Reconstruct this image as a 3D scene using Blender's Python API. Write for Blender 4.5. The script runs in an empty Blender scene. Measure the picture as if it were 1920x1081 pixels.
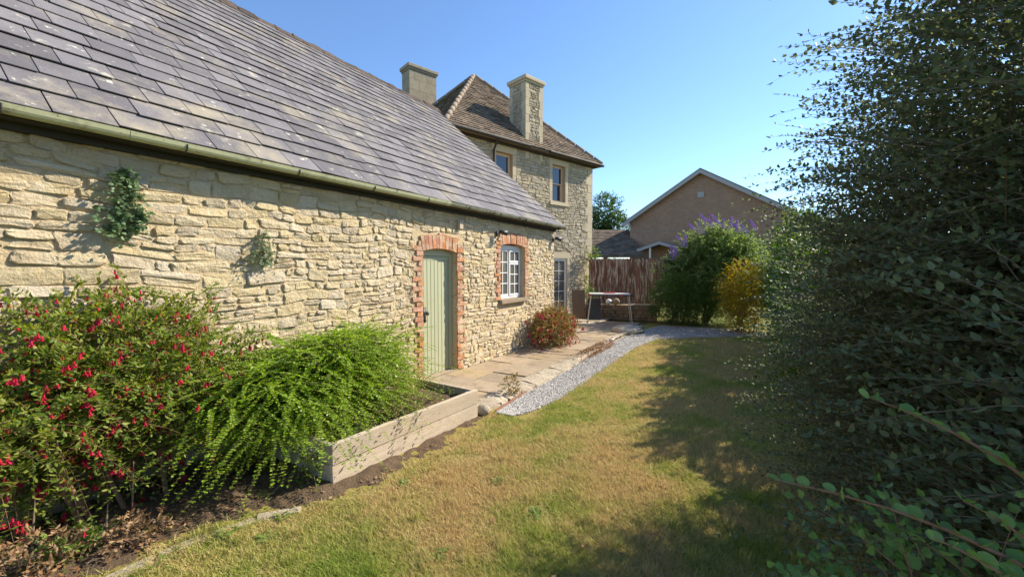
import bpy, math, random
import numpy as np
from mathutils import Vector, Matrix
S = bpy.context.scene
COL = S.collection
R = math.radians
rng = np.random.default_rng(7)
random.seed(7)

# ------------------------------------------------------------------ camera, sky, sun, exposure
CAM_H = 1.7
cam = bpy.data.cameras.new('camera'); cam.sensor_width = 36; cam.lens = 36 * 780 / 1920
cam.clip_start = .05; cam.clip_end = 2000
co = bpy.data.objects.new('camera', cam); COL.objects.link(co)
co.location = (0, 0, CAM_H); co.rotation_euler = (R(90 - 2.606), 0, R(30.26))
S.camera = co
SUN_EL, SUN_AZ = 36.0, 36.0                     # azimuth measured from +Y towards +X
L = Vector((math.cos(R(SUN_EL)) * math.sin(R(SUN_AZ)), math.cos(R(SUN_EL)) * math.cos(R(SUN_AZ)), math.sin(R(SUN_EL))))
w = bpy.data.worlds.new('World'); S.world = w; w.use_nodes = True
nt = w.node_tree; bg = nt.nodes['Background']
sky = nt.nodes.new('ShaderNodeTexSky'); sky.sky_type = 'NISHITA'; sky.sun_disc = False
sky.sun_elevation = R(SUN_EL); sky.sun_rotation = R(SUN_AZ); sky.air_density = 1.0; sky.dust_density = .10; sky.ozone_density = 6.0
nt.links.new(sky.outputs[0], bg.inputs[0]); bg.inputs[1].default_value = .132
sl = bpy.data.lights.new('sun', 'SUN'); sl.energy = 4.8; sl.angle = R(.53); sl.color = (1, .91, .76)
so = bpy.data.objects.new('sun', sl); COL.objects.link(so); so.location = (20, 30, 40)
so.rotation_euler = L.to_track_quat('Z', 'Y').to_euler()
S.view_settings.view_transform = 'Standard'; S.view_settings.look = 'None'; S.view_settings.gamma = 1
S.view_settings.exposure = .92

# ------------------------------------------------------------------ helpers
WL = {}
def V(*a): return np.array(a, float)
def link(o, parent=None, loc=(0, 0, 0)):
    COL.objects.link(o); loc = np.array(loc, float); WL[o.name] = loc
    if parent is not None:
        o.parent = parent; o.location = loc - WL[parent.name]
    else: o.location = loc
    return o
def tag(o, label=None, cat=None, group=None, kind=None):
    if label: o['label'] = label
    if cat: o['category'] = cat
    if group: o['group'] = group
    if kind: o['kind'] = kind
    return o
def empty(name, loc, label=None, cat=None, group=None, parent=None):
    o = bpy.data.objects.new(name, None); o.empty_display_size = .1
    return tag(link(o, parent, loc), label, cat, group)
def raw_mesh(name, v, faces):
    me = bpy.data.meshes.new(name); me.from_pydata([tuple(x) for x in v], [], faces); return me
def np_mesh(name, v, loops, sizes):
    me = bpy.data.meshes.new(name)
    v = np.asarray(v, np.float32); loops = np.asarray(loops, np.int32).ravel(); sizes = np.asarray(sizes, np.int32)
    me.vertices.add(len(v)); me.vertices.foreach_set('co', v.ravel())
    me.loops.add(len(loops)); me.loops.foreach_set('vertex_index', loops)
    me.polygons.add(len(sizes))
    me.polygons.foreach_set('loop_start', np.concatenate([[0], np.cumsum(sizes)[:-1]]).astype(np.int32))
    me.update(calc_edges=True); me.validate(); return me
class MB:
    """collects shapes in world coordinates; build() links them as one mesh object"""
    def __init__(s): s.v = []; s.f = []
    def add(s, v, f):
        b = len(s.v); s.v.extend([tuple(map(float, x)) for x in v]); s.f.extend([tuple(i + b for i in q) for q in f]); return s
    def hexa(s, c):                    # 8 corners: bottom ring 0-3, top ring 4-7
        return s.add(c, [(3, 2, 1, 0), (4, 5, 6, 7), (0, 1, 5, 4), (1, 2, 6, 5), (2, 3, 7, 6), (3, 0, 4, 7)])
    def box(s, x0, x1, y0, y1, z0, z1, j=0):
        c = [(x, y, z) for z in (z0, z1) for x, y in ((x0, y0), (x1, y0), (x1, y1), (x0, y1))]
        if j: c = [tuple(a + random.uniform(-j, j) for a in p) for p in c]
        return s.hexa(c)
    def fbox(s, fr, a0, a1, b0, b1, c0, c1, j=0):     # box in a local frame (along, out, up)
        o, u, n = fr
        c = [o + u * a + n * b + V(0, 0, z) for z in (c0, c1) for a, b in ((a0, b0), (a0, b1), (a1, b1), (a1, b0))]
        if j: c = [p + V(*[random.uniform(-j, j) for _ in range(3)]) for p in c]
        return s.hexa(c)
    def tube(s, pts, r, n=6, cap=True):
        pts = [Vector(p) for p in pts]; rs = r if hasattr(r, '__len__') else [r] * len(pts)
        b = len(s.v); vv = []
        for i, p in enumerate(pts):
            t = (pts[min(i + 1, len(pts) - 1)] - pts[max(i - 1, 0)]).normalized()
            a = t.cross(Vector((0, 0, 1)))
            if a.length < .05: a = t.cross(Vector((1, 0, 0)))
            a.normalize(); c = t.cross(a)
            for k in range(n):
                q = 2 * math.pi * k / n; vv.append(p + (a * math.cos(q) + c * math.sin(q)) * rs[i])
        ff = [(i * n + k, i * n + (k + 1) % n, (i + 1) * n + (k + 1) % n, (i + 1) * n + k) for i in range(len(pts) - 1) for k in range(n)]
        if cap: ff += [tuple(range(n))[::-1], tuple((len(pts) - 1) * n + k for k in range(n))]
        return s.add(vv, ff)
    def blob(s, c, rx, ry, rz, seed=0, n=8, m=6, j=.12):
        g = random.Random(seed); vv = []; ff = []
        for i in range(m + 1):
            th = math.pi * i / m
            for k in range(n):
                ph = 2 * math.pi * k / n; q = 1 + g.uniform(-j, j) * (0 < i < m)
                vv.append((c[0] + rx * q * math.sin(th) * math.cos(ph), c[1] + ry * q * math.sin(th) * math.sin(ph), c[2] + rz * q * math.cos(th)))
        for i in range(m):
            for k in range(n): ff.append((i * n + k, (i + 1) * n + k, (i + 1) * n + (k + 1) % n, i * n + (k + 1) % n))
        return s.add(vv, ff)
    def build(s, name, m, parent=None, smooth=False, bevel=0, kind=None):
        a = np.array(s.v); c = (a.min(0) + a.max(0)) / 2
        if parent is None: c[2] = a[:, 2].min()
        me = raw_mesh(name, a - c, s.f); me.materials.append(m)
        if smooth: me.polygons.foreach_set('use_smooth', [True] * len(me.polygons))
        o = bpy.data.objects.new(name, me); link(o, parent, c)
        if bevel:
            b = o.modifiers.new('bevel', 'BEVEL'); b.width = bevel; b.segments = 2; b.limit_method = 'ANGLE'
        if kind: o['kind'] = kind
        return o
def struct(o): o['kind'] = 'structure'; return o
def part_np(name, v, loops, sizes, m, parent=None, kind='stuff'):
    v = np.asarray(v, float); c = (v.min(0) + v.max(0)) / 2
    if parent is None: c[2] = v[:, 2].min()
    me = np_mesh(name, v - c, loops, sizes); me.materials.append(m)
    o = bpy.data.objects.new(name, me); link(o, parent, c)
    if kind: o['kind'] = kind
    return o

# ------------------------------------------------------------------ materials
def nodes(name):
    m = bpy.data.materials.new(name); m.use_nodes = True; n = m.node_tree; n.nodes.clear()
    out = n.nodes.new('ShaderNodeOutputMaterial'); return m, n, out
def N(n, t, **k):
    x = n.nodes.new('ShaderNode' + t)
    for a, b in k.items(): setattr(x, a, b)
    return x
def rnd_socket(n):
    g = N(n, 'NewGeometry'); oi = N(n, 'ObjectInfo'); a = N(n, 'Math', operation='ADD'); f = N(n, 'Math', operation='FRACT')
    n.links.new(g.outputs['Random Per Island'], a.inputs[0]); n.links.new(oi.outputs['Random'], a.inputs[1]); n.links.new(a.outputs[0], f.inputs[0])
    return f.outputs[0], g.outputs['Position']
def ramp(n, cols, fac):
    r = N(n, 'ValToRGB'); e = r.color_ramp.elements
    while len(e) < len(cols): e.new(.5)
    for i, c in enumerate(cols):
        p, c = c if isinstance(c[0], (int, float)) and hasattr(c[1], '__len__') else (i / (len(cols) - 1), c)
        e[i].position = p; e[i].color = (*c, 1)
    n.links.new(fac, r.inputs[0]); return r.outputs[0]
def noise(n, pos, scale, detail=5, rough=.6, stretch=None):
    t = N(n, 'TexNoise'); t.inputs['Scale'].default_value = scale; t.inputs['Detail'].default_value = detail; t.inputs['Roughness'].default_value = rough
    if stretch:
        mp = N(n, 'Mapping'); mp.inputs['Scale'].default_value = stretch; n.links.new(pos, mp.inputs[0]); pos = mp.outputs[0]
    n.links.new(pos, t.inputs['Vector']); return t.outputs['Fac']
def mixc(n, a, b, fac, mode='MIX'):
    x = N(n, 'Mix', data_type='RGBA', blend_type=mode)
    for s, q in ((x.inputs[6], a), (x.inputs[7], b), (x.inputs[0], fac)):
        if hasattr(q, 'is_linked'): n.links.new(q, s)
        elif hasattr(q, '__len__'): s.default_value = (*q, 1)
        else: s.default_value = q
    return x.outputs[2]
def pm(name, cols, scale=4, var=.15, rough=.85, bump=.4, bscale=45, dist=.01, spec=.25, stretch=None, over=None, hue=.0, detail=6, metal=0):
    """noise-coloured Principled; over = list of (colour, noise scale, low, high, stretch) stains laid on top"""
    m, n, out = nodes(name); r, pos = rnd_socket(n)
    col = ramp(n, cols, noise(n, pos, scale, detail, .65, stretch))
    if var:
        h = N(n, 'HueSaturation'); mr = N(n, 'MapRange'); mr.inputs[3].default_value = 1 - var; mr.inputs[4].default_value = 1 + var
        n.links.new(r, mr.inputs[0]); n.links.new(mr.outputs[0], h.inputs['Value']); n.links.new(col, h.inputs['Color'])
        if hue:
            mm = N(n, 'Math', operation='MULTIPLY'); mm.inputs[1].default_value = 7.31; ff = N(n, 'Math', operation='FRACT')
            n.links.new(r, mm.inputs[0]); n.links.new(mm.outputs[0], ff.inputs[0])
            m2 = N(n, 'MapRange'); m2.inputs[3].default_value = .5 - hue; m2.inputs[4].default_value = .5 + hue
            m3 = N(n, 'MapRange'); m3.inputs[3].default_value = .86; m3.inputs[4].default_value = 1.14
            n.links.new(ff.outputs[0], m2.inputs[0]); n.links.new(m2.outputs[0], h.inputs['Hue'])
            n.links.new(ff.outputs[0], m3.inputs[0]); n.links.new(m3.outputs[0], h.inputs['Saturation'])
        col = h.outputs[0]
    for c, sc, lo, hi, st in (over or []):
        f = N(n, 'MapRange'); f.inputs[1].default_value = lo; f.inputs[2].default_value = hi
        n.links.new(noise(n, pos, sc, 8, .7, st), f.inputs[0]); col = mixc(n, col, c, f.outputs[0])
    p = N(n, 'BsdfPrincipled'); p.inputs['Roughness'].default_value = rough; p.inputs['Specular IOR Level'].default_value = spec; p.inputs['Metallic'].default_value = metal
    n.links.new(col, p.inputs['Base Color'])
    if bump:
        b = N(n, 'Bump'); b.inputs['Strength'].default_value = bump; b.inputs['Distance'].default_value = dist
        n.links.new(noise(n, pos, bscale, 8, .7, stretch), b.inputs['Height']); n.links.new(b.outputs[0], p.inputs['Normal'])
    n.links.new(p.outputs[0], out.inputs[0]); return m
def leafm(name, cols, trans=.4, rough=.5, spec=.3, tcol=1.6):
    m, n, out = nodes(name); r, pos = rnd_socket(n)
    c = ramp(n, cols, r)
    p = N(n, 'BsdfPrincipled'); p.inputs['Roughness'].default_value = rough; p.inputs['Specular IOR Level'].default_value = spec
    t = N(n, 'BsdfTranslucent'); mx = N(n, 'MixShader'); mx.inputs[0].default_value = trans
    g = N(n, 'HueSaturation'); g.inputs['Value'].default_value = tcol; g.inputs['Hue'].default_value = .485; g.inputs['Saturation'].default_value = 1.15
    n.links.new(c, g.inputs['Color']); n.links.new(c, p.inputs['Base Color']); n.links.new(g.outputs[0], t.inputs[0])
    n.links.new(p.outputs[0], mx.inputs[1]); n.links.new(t.outputs[0], mx.inputs[2]); n.links.new(mx.outputs[0], out.inputs[0]); return m
def glassm(name, tint=(.02, .025, .03)):
    m, n, out = nodes(name); p = N(n, 'BsdfPrincipled')
    p.inputs['Base Color'].default_value = (*tint, 1); p.inputs['Roughness'].default_value = .04; p.inputs['Specular IOR Level'].default_value = .9
    _, pos = rnd_socket(n); b = N(n, 'Bump'); b.inputs['Strength'].default_value = .04; b.inputs['Distance'].default_value = .01
    n.links.new(noise(n, pos, 5, 2), b.inputs['Height']); n.links.new(b.outputs[0], p.inputs['Normal'])
    n.links.new(p.outputs[0], out.inputs[0]); return m
M = {}
M['stone'] = pm('limestone', [(.45, .34, .195), (.57, .45, .275), (.64, .535, .365), (.53, .41, .25)], 5, .11, .92, 1, 15, .055, .12, hue=.004,
                over=[((.36, .28, .175), 2.2, .58, .8, None), ((.67, .585, .44), 8, .57, .76, None), ((.25, .19, .115), 22, .66, .74, None)])
M['mortar'] = pm('lime_mortar', [(.48, .365, .21), (.58, .455, .275), (.64, .53, .345)], 9, 0, .95, 1, 30, .035, .1)
M['hstone'] = pm('grey_limestone', [(.33, .275, .19), (.42, .355, .25), (.49, .42, .31)], 7, .13, .92, .9, 24, .03, .12, hue=.003)
M['hmortar'] = pm('grey_mortar', [(.33, .275, .19), (.43, .36, .26)], 9, 0, .95, .8, 40, .02, .1)
M['ashlar'] = pm('dressed_stone', [(.42, .34, .22), (.52, .43, .29), (.38, .31, .21)], 5, .08, .85, .3, 50, .008, .15, over=[((.25, .22, .17), 4, .6, .8, None)])
M['ashlarw'] = pm('weathered_dressed_stone', [(.22, .185, .13), (.34, .285, .20), (.42, .35, .25)], 4, .12, .9, .5, 40, .012, .12, over=[((.15, .13, .10), 3, .52, .72, (1, 1, .5))])
M['brick'] = pm('red_brick', [(.36, .155, .085), (.47, .22, .12), (.44, .25, .15)], 14, .2, .9, .9, 45, .02, .12, hue=.004, over=[((.56, .44, .30), 7, .47, .64, None), ((.60, .53, .42), 20, .58, .67, None)])
M['slate'] = pm('slate', [(.115, .105, .107), (.165, .152, .155), (.215, .20, .20)], 3.5, .24, .8, .5, 26, .010, .18, hue=.006, stretch=(1, 1.6, 1),
                over=[((.33, .285, .205), 1.3, .52, .72, None), ((.58, .54, .43), 11, .625, .67, None), ((.46, .42, .33), 3.2, .60, .70, None), ((.09, .08, .078), 2.2, .60, .78, None)])
M['ridge'] = pm('mossy_ridge', [(.05, .04, .032), (.11, .085, .07), (.20, .17, .14)], 20, .25, .95, 1, 40, .03, .1)
M['tile'] = pm('stone_tile', [(.10, .075, .055), (.19, .145, .105), (.25, .20, .15)], 5, .3, .92, .6, 40, .01, .12)
M['sage'] = pm('sage_paint', [(.345, .355, .215), (.385, .395, .25), (.41, .415, .275)], 3, .04, .55, .12, 60, .003, .35, over=[((.24, .25, .16), 9, .64, .72, (1, 1, .3))])
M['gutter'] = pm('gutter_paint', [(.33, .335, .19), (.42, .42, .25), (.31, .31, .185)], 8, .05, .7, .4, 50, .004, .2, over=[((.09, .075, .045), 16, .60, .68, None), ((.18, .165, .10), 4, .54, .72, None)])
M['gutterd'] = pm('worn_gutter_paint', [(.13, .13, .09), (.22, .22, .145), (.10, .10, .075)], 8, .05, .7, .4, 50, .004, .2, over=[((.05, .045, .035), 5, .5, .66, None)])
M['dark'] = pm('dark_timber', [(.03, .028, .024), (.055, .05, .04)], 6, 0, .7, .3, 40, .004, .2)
M['white'] = pm('white_paint', [(.70, .68, .62), (.80, .78, .73)], 5, .03, .5, .1, 60, .002, .35)
M['greyw'] = pm('shade_grey_paint', [(.30, .30, .30), (.40, .39, .38)], 3, 0, .7, .1, 40, .002, .2)  # shade on white gable boards put into the colour; cable and vent share it
M['cream'] = pm('cream_paint', [(.58, .42, .26), (.66, .50, .33)], 5, .03, .55, .1, 60, .002, .3)
M['glass'] = glassm('window_glass', (.11, .11, .10)); M['glassd'] = glassm('upper_window_glass', (.015, .02, .03))  # lighter grey tint of window_glass stands in for reflections in the panes
M['iron'] = pm('black_iron', [(.02, .02, .02), (.05, .045, .04)], 30, 0, .5, .3, 60, .003, .5)
M['steel'] = pm('bare_metal', [(.45, .43, .38), (.58, .55, .48)], 20, 0, .4, .1, 60, .002, .5, metal=.6)
M['soil'] = pm('dry_soil', [(.095, .062, .040), (.165, .115, .075), (.24, .175, .115)], 6, 0, .97, 1, 70, .03, .05, over=[((.30, .23, .16), 40, .60, .70, None)])
M['thatch'] = pm('lawn_thatch', [(.30, .20, .07), (.40, .29, .10), (.28, .25, .07), (.46, .33, .13)], 1.7, 0, .97, .9, 120, .02, .05, over=[((.15, .18, .04), 1.1, .52, .68, None)])
M['field'] = pm('field', [(.10, .12, .03), (.20, .19, .06)], .4, 0, .97, .5, 30, .02, .05)
M['flag'] = pm('flagstone', [(.27, .20, .13), (.37, .285, .19), (.44, .355, .25)], 4, .14, .92, .9, 30, .018, .12, hue=.004, over=[((.17, .135, .09), 3.2, .54, .72, None), ((.50, .43, .32), 13, .62, .70, None)])
M['kerb'] = pm('weathered_kerb', [(.34, .27, .19), (.50, .42, .31), (.58, .51, .40)], 12, .12, .95, 1, 35, .035, .1, over=[((.14, .11, .08), 14, .60, .70, None)])
M['gravel'] = pm('grey_gravel', [(.38, .355, .325), (.58, .55, .505)], 30, .38, .85, 0, spec=.2)
M['gravelbase'] = pm('gravel_bed', [(.25, .23, .21), (.42, .40, .37)], 60, 0, .95, 1, 90, .02, .1)
M['edging'] = pm('terracotta_edging', [(.22, .09, .055), (.34, .16, .10)], 10, .15, .9, .5, 40, .01, .1)
M['plank'] = pm('weathered_plank', [(.36, .27, .185), (.53, .43, .315), (.63, .54, .42)], 2.6, .08, .88, .8, 20, .010, .12, stretch=(6, .6, 12), over=[((.24, .17, .11), 3.5, .60, .72, (3, 1.2, 4)), ((.42, .36, .29), 1.8, .5, .7, None), ((.17, .12, .08), 26, .70, .74, None)])
M['fence'] = pm('peeling_fence', [(.13, .06, .04), (.21, .105, .068), (.16, .08, .055)], 5, .2, .9, .5, 40, .01, .1, stretch=(3, 3, .4), over=[((.48, .39, .29), 4.5, .49, .58, (3.5, 3.5, .45))])
M['dstone'] = pm('mossy_stone', [(.15, .11, .07), (.26, .19, .12), (.34, .26, .17)], 8, .25, .95, .9, 30, .03, .1)
M['farbrick'] = None
M['tabletop'] = pm('table_top', [(.60, .58, .55), (.68, .66, .62)], 4, 0, .5, .05, 30, .002, .3)
M['red'] = pm('red_plastic', [(.55, .05, .05), (.62, .08, .07)], 8, 0, .5, .1, 40, .002, .3)
M['bark'] = pm('bark', [(.10, .07, .045), (.20, .145, .10)], 18, .1, .95, .8, 60, .01, .1)
M['twig'] = pm('twig', [(.14, .10, .065), (.26, .20, .14)], 14, .15, .9, .3, 60, .004, .1)
M['pink_twig'] = pm('reddish_twig', [(.20, .10, .06), (.32, .19, .12)], 14, .15, .9, .3, 60, .004, .1)
M['l_lon'] = leafm('box_honeysuckle_leaf', [(.11, .21, .014), (.21, .35, .025), (.36, .49, .055), (.15, .28, .02)], .45, .4, .4)
M['l_fuc'] = leafm('fuchsia_leaf', [(.075, .14, .022), (.15, .23, .032), (.29, .31, .06), (.10, .175, .026)], .4, .5, .3)
M['l_fuc2'] = leafm('sunburnt_fuchsia_leaf', [(.10, .13, .03), (.22, .20, .05), (.32, .16, .06), (.14, .16, .035)], .35, .55, .25)
M['f_red'] = leafm('fuchsia_flower', [(.42, .015, .035), (.60, .03, .06), (.5, .02, .09)], .35, .45, .3, 1.3)
M['l_cot'] = leafm('cotoneaster_leaf', [(.068, .095, .042), (.11, .142, .064), (.17, .205, .10), (.082, .115, .05)], .38, .55, .3, 1.7)
M['l_rnd'] = leafm('round_leaf', [(.10, .20, .05), (.16, .28, .07), (.21, .33, .09)], .38, .5, .35)
M['l_bud'] = leafm('buddleia_leaf', [(.09, .15, .035), (.17, .25, .07), (.25, .34, .12)], .42, .55, .25)
M['f_pur'] = leafm('buddleia_flower', [(.46, .25, .52), (.60, .37, .66), (.52, .30, .58)], .3, .6, .1, 1.2)
M['l_grn'] = leafm('glossy_green_leaf', [(.045, .10, .014), (.085, .165, .022), (.12, .21, .03)], .35, .45, .35)
M['l_dark'] = leafm('dark_ivy_leaf', [(.02, .045, .012), (.04, .08, .02), (.06, .11, .028)], .25, .4, .4)
M['l_yel'] = leafm('golden_leaf', [(.12, .17, .02), (.30, .27, .025), (.58, .38, .02), (.16, .19, .025)], .35, .55, .2)
M['l_ivy'] = leafm('ivy_leaf', [(.09, .15, .075), (.14, .22, .105), (.20, .28, .14)], .3, .45, .35)
M['l_wall'] = leafm('pale_wall_plant_leaf', [(.14, .20, .11), (.22, .29, .17)], .3, .6, .2)
M['l_weed'] = leafm('weed_leaf', [(.10, .17, .03), (.17, .25, .05), (.22, .27, .07)], .35, .5, .3)
M['l_strap'] = leafm('strap_leaf', [(.13, .20, .04), (.26, .26, .09), (.36, .28, .14)], .35, .5, .3)
M['l_tree'] = leafm('far_tree_leaf', [(.04, .085, .02), (.07, .13, .03), (.10, .165, .04)], .3, .6, .2)
M['l_lit'] = leafm('dead_leaf', [(.16, .09, .045), (.28, .17, .085), (.36, .25, .14), (.22, .10, .05)], .2, .8, .1, 1.2)
def grass_mat():
    m, n, out = nodes('grass_blade'); r, pos = rnd_socket(n)
    nz = noise(n, pos, 1.35, 5, .65); n2 = noise(n, pos, .55, 3, .6)
    a = N(n, 'Math', operation='ADD'); n.links.new(nz, a.inputs[0]); n.links.new(n2, a.inputs[1])
    r2 = N(n, 'Math', operation='MULTIPLY_ADD'); r2.inputs[1].default_value = .26; n.links.new(r, r2.inputs[0]); n.links.new(a.outputs[0], r2.inputs[2])
    mr = N(n, 'MapRange'); mr.inputs[1].default_value = .82; mr.inputs[2].default_value = 1.44; n.links.new(r2.outputs[0], mr.inputs[0])
    c = ramp(n, [(0, (.58, .41, .19)), (.30, (.63, .47, .22)), (.48, (.55, .46, .18)), (.66, (.38, .41, .085)), (1, (.20, .31, .04))], mr.outputs[0])
    p = N(n, 'BsdfPrincipled'); p.inputs['Roughness'].default_value = .6; p.inputs['Specular IOR Level'].default_value = .2
    t = N(n, 'BsdfTranslucent'); mx = N(n, 'MixShader'); mx.inputs[0].default_value = .35
    n.links.new(c, p.inputs['Base Color']); n.links.new(c, t.inputs[0]); n.links.new(p.outputs[0], mx.inputs[1]); n.links.new(t.outputs[0], mx.inputs[2]); n.links.new(mx.outputs[0], out.inputs[0]); return m
M['grass'] = grass_mat()
def brickwall(name, fr):
    m, n, out = nodes(name); _, pos = rnd_socket(n); mp = N(n, 'Mapping'); mp.vector_type = 'TEXTURE'
    mp.inputs['Rotation'].default_value = (R(90), 0, math.atan2(fr[1][1], fr[1][0]))
    b = N(n, 'TexBrick'); b.inputs['Scale'].default_value = 1; b.inputs['Brick Width'].default_value = .225; b.inputs['Row Height'].default_value = .075; b.inputs['Mortar Size'].default_value = .008
    b.inputs['Color1'].default_value = (.31, .175, .115, 1); b.inputs['Color2'].default_value = (.39, .235, .155, 1); b.inputs['Mortar'].default_value = (.40, .33, .25, 1)
    n.links.new(pos, mp.inputs[0]); n.links.new(mp.outputs[0], b.inputs['Vector'])
    c = mixc(n, b.outputs[0], ramp(n, [(.75, .75, .75), (1.1, 1.1, 1.1)], noise(n, pos, 1.5)), 1, 'MULTIPLY')
    p = N(n, 'BsdfPrincipled'); p.inputs['Roughness'].default_value = .9; p.inputs['Specular IOR Level'].default_value = .15
    bp = N(n, 'Bump'); bp.inputs['Distance'].default_value = .006; bp.invert = True
    n.links.new(b.outputs['Fac'], bp.inputs['Height']); n.links.new(bp.outputs[0], p.inputs['Normal'])
    n.links.new(c, p.inputs['Base Color']); n.links.new(p.outputs[0], out.inputs[0]); return m

# ------------------------------------------------------------------ rubble generator
def wob(s, z, k=0):
    return .028 * math.sin(s * 1.7 + k + .7 * z) + .018 * math.sin(s * 4.1 + 1.3 * k + 2.1 * z) + .012 * math.sin(s * 9.3 + z * 5)
def rubble_cells(s0, s1, z0, z1, excl, hr, wr, g, wobble=1.0, wf=lambda s: 1.0, ps=lambda s: .35):
    """irregular coursed rubble: quads (four (s, z) corners) between s0..s1, z0..z1, leaving out the rectangles of excl"""
    cells = []; z = z0
    while z < z1 - .03:
        h = g.uniform(*hr); zt = min(z + h, z1)
        if z1 - zt < hr[0] * .6: zt = z1
        free = [(s0, s1)]
        for a, b, c, d in excl:
            if zt > c + .02 and z < d - .02:
                nf = []
                for p, q in free:
                    if b <= p or a >= q: nf.append((p, q)); continue
                    if a > p: nf.append((p, a))
                    if b < q: nf.append((b, q))
                free = nf
        for p, q in free:
            s = p
            while s < q - .01:
                e = s + g.uniform(*wr) * (1.25 if h > .12 else 1) * wf(s)
                if q - e < wr[0] * .7 * wf(s): e = q
                j = lambda: g.uniform(-.02, .02)
                def row(zz, ss): return zz + (wob(ss, zz) * wobble if z0 + .01 < zz < z1 - .01 else 0)
                def one(a, b, c, d): cells.append([(a + (j() if a > p else 0), row(c, a)), (b + (j() if b < q else 0), row(c, b)), (b + (j() if b < q else 0), row(d, b)), (a + (j() if a > p else 0), row(d, a))])
                if h > (.125 if ps(s) < .4 else .10) and g.random() < ps(s):
                    k = z + (zt - z) * g.uniform(.38, .62); one(s, e, z, k)
                    if e - s > .3 * wf(s) and g.random() < .6: t = s + (e - s) * g.uniform(.35, .65); one(s, t, k, zt); one(t, e, k, zt)
                    else: one(s, e, k, zt)
                else: one(s, e, z, zt)
                s = e
        z = zt
    return cells
def stone_geo(cell, fr, g, prot=.011, gap=.0032, back=.04):
    o, u, n = fr; c = np.array(cell); m = c.mean(0); K = 12
    ext = np.maximum(c.max(0) - c.min(0), .03)
    c = m + (c - m) * np.maximum(1 - 2 * gap / ext, .5)
    pr = prot + g.uniform(-.006, .010); tilt = (g.uniform(-.009, .009), g.uniform(-.009, .009))
    def P(a, b, d):
        s = (c[0] * (1 - a) * (1 - b) + c[1] * (1 + a) * (1 - b) + c[2] * (1 + a) * (1 + b) + c[3] * (1 - a) * (1 + b)) / 4
        return o + u * s[0] + n * d + V(0, 0, s[1])
    ring = []; J = lambda q: g.uniform(-q, q * .35); qx, qz = .014 / ext[0], .014 / ext[1]
    for sx, sz in ((1, 1), (-1, 1), (-1, -1), (1, -1)):          # each corner cut by its own amount, each side bent
        h = min(.5, g.uniform(.008, .05) * 2 / ext[0]); k = min(.55, g.uniform(.008, .035) * 2 / ext[1])
        p, q = (sx * (1 + J(qx)), sz * (1 - k)), (sx * (1 - h), sz * (1 + J(qz)))
        ring += [p, q] if sx * sz > 0 else [q, p]
        t = g.uniform(-.35, .35)
        ring.append([(t, 1 + J(qz * 1.6)), (-1 - J(qx * 1.6), t), (t, -1 - J(qz * 1.6)), (1 + J(qx * 1.6), t)][[(1, 1), (-1, 1), (-1, -1), (1, -1)].index((sx, sz))])
    v = [P(a, b, -back) for a, b in ring]
    v += [P(a, b, pr - .006 + g.uniform(-.006, .003) + tilt[0] * a + tilt[1] * b) for a, b in ring]
    qa, qb = 1 - min(.5, .020 / ext[0]), 1 - min(.5, .018 / ext[1])
    v += [P(a * qa, b * qb, pr + g.uniform(-.006, .006) + tilt[0] * a + tilt[1] * b) for a, b in ring]
    v.append(P(g.uniform(-.4, .4), g.uniform(-.3, .3), pr + g.uniform(-.006, .009)))
    f = [(i * K + k, i * K + (k + 1) % K, (i + 1) * K + (k + 1) % K, (i + 1) * K + k) for i in range(2) for k in range(K)]
    f += [(2 * K + k, 2 * K + (k + 1) % K, 3 * K) for k in range(K)]
    return v, f
def lay_rubble(cells, fr, parent, mat, seed, limit=300, name='stone', eye=V(0, 0, 1.7), **k):
    g = random.Random(seed); o, u, n = fr
    def size(c):
        a = np.array(c); p = o + u * a[:, 0].mean() + V(0, 0, a[:, 1].mean()); e = a.max(0) - a.min(0)
        if p[1] < .15: return 0                      # beyond the left edge of the picture
        d = p - eye; return e[0] * e[1] * abs(d @ n) / np.linalg.norm(d) ** 3
    cells = sorted(cells, key=size, reverse=True); rest = MB(); cnt = 0
    for i, c in enumerate(cells):
        v, f = stone_geo(c, fr, g, **k)
        if i < limit: MB().add(v, f).build(name, mat, parent)
        else: rest.add(v, f); cnt += 1
    if cnt: rest.build(name + '_infill', mat, parent, kind='stuff')

# ------------------------------------------------------------------ the ground
def sheet(name, pts, z, m):
    b = MB(); b.add([(x, y, z) for x, y in pts], [tuple(range(len(pts)))]); return struct(b.build(name, m))
sheet('ground', [(-400, -400), (400, -400), (400, 400), (-400, 400)], -.03, M['field'])
sheet('lawn', [(-4.1, -6), (3.4, -6), (3.4, 13.6), (-2.9, 13.6), (-2.9, 4), (-4.1, 4)], 0, M['thatch'])
def grid_sheet(name, x0, x1, y0, y1, nx, ny, fz, m, inside=None):
    xs = np.linspace(x0, x1, nx); ys = np.linspace(y0, y1, ny); v = [(x, y, fz(x, y)) for y in ys for x in xs]; f = []
    for j in range(ny - 1):
        for i in range(nx - 1):
            if inside is None or inside((xs[i] + xs[i + 1]) / 2, (ys[j] + ys[j + 1]) / 2): f.append((j * nx + i, j * nx + i + 1, (j + 1) * nx + i + 1, (j + 1) * nx + i))
    return MB().add(v, f).build(name, m, smooth=True)
EDGE = [(-6, -3.15), (.5, -3.08), (1.1, -3.06), (1.55, -2.96), (1.9, -2.56), (2.5, -2.5), (3.3, -2.5), (3.95, -2.62), (4.1, -2.75)]
def soil_edge(y): return float(np.interp(y, [e[0] for e in EDGE], [e[1] for e in EDGE])) + .04 * math.sin(y * 9) + .025 * math.sin(y * 23) + .02 * math.sin(y * 57)
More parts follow.
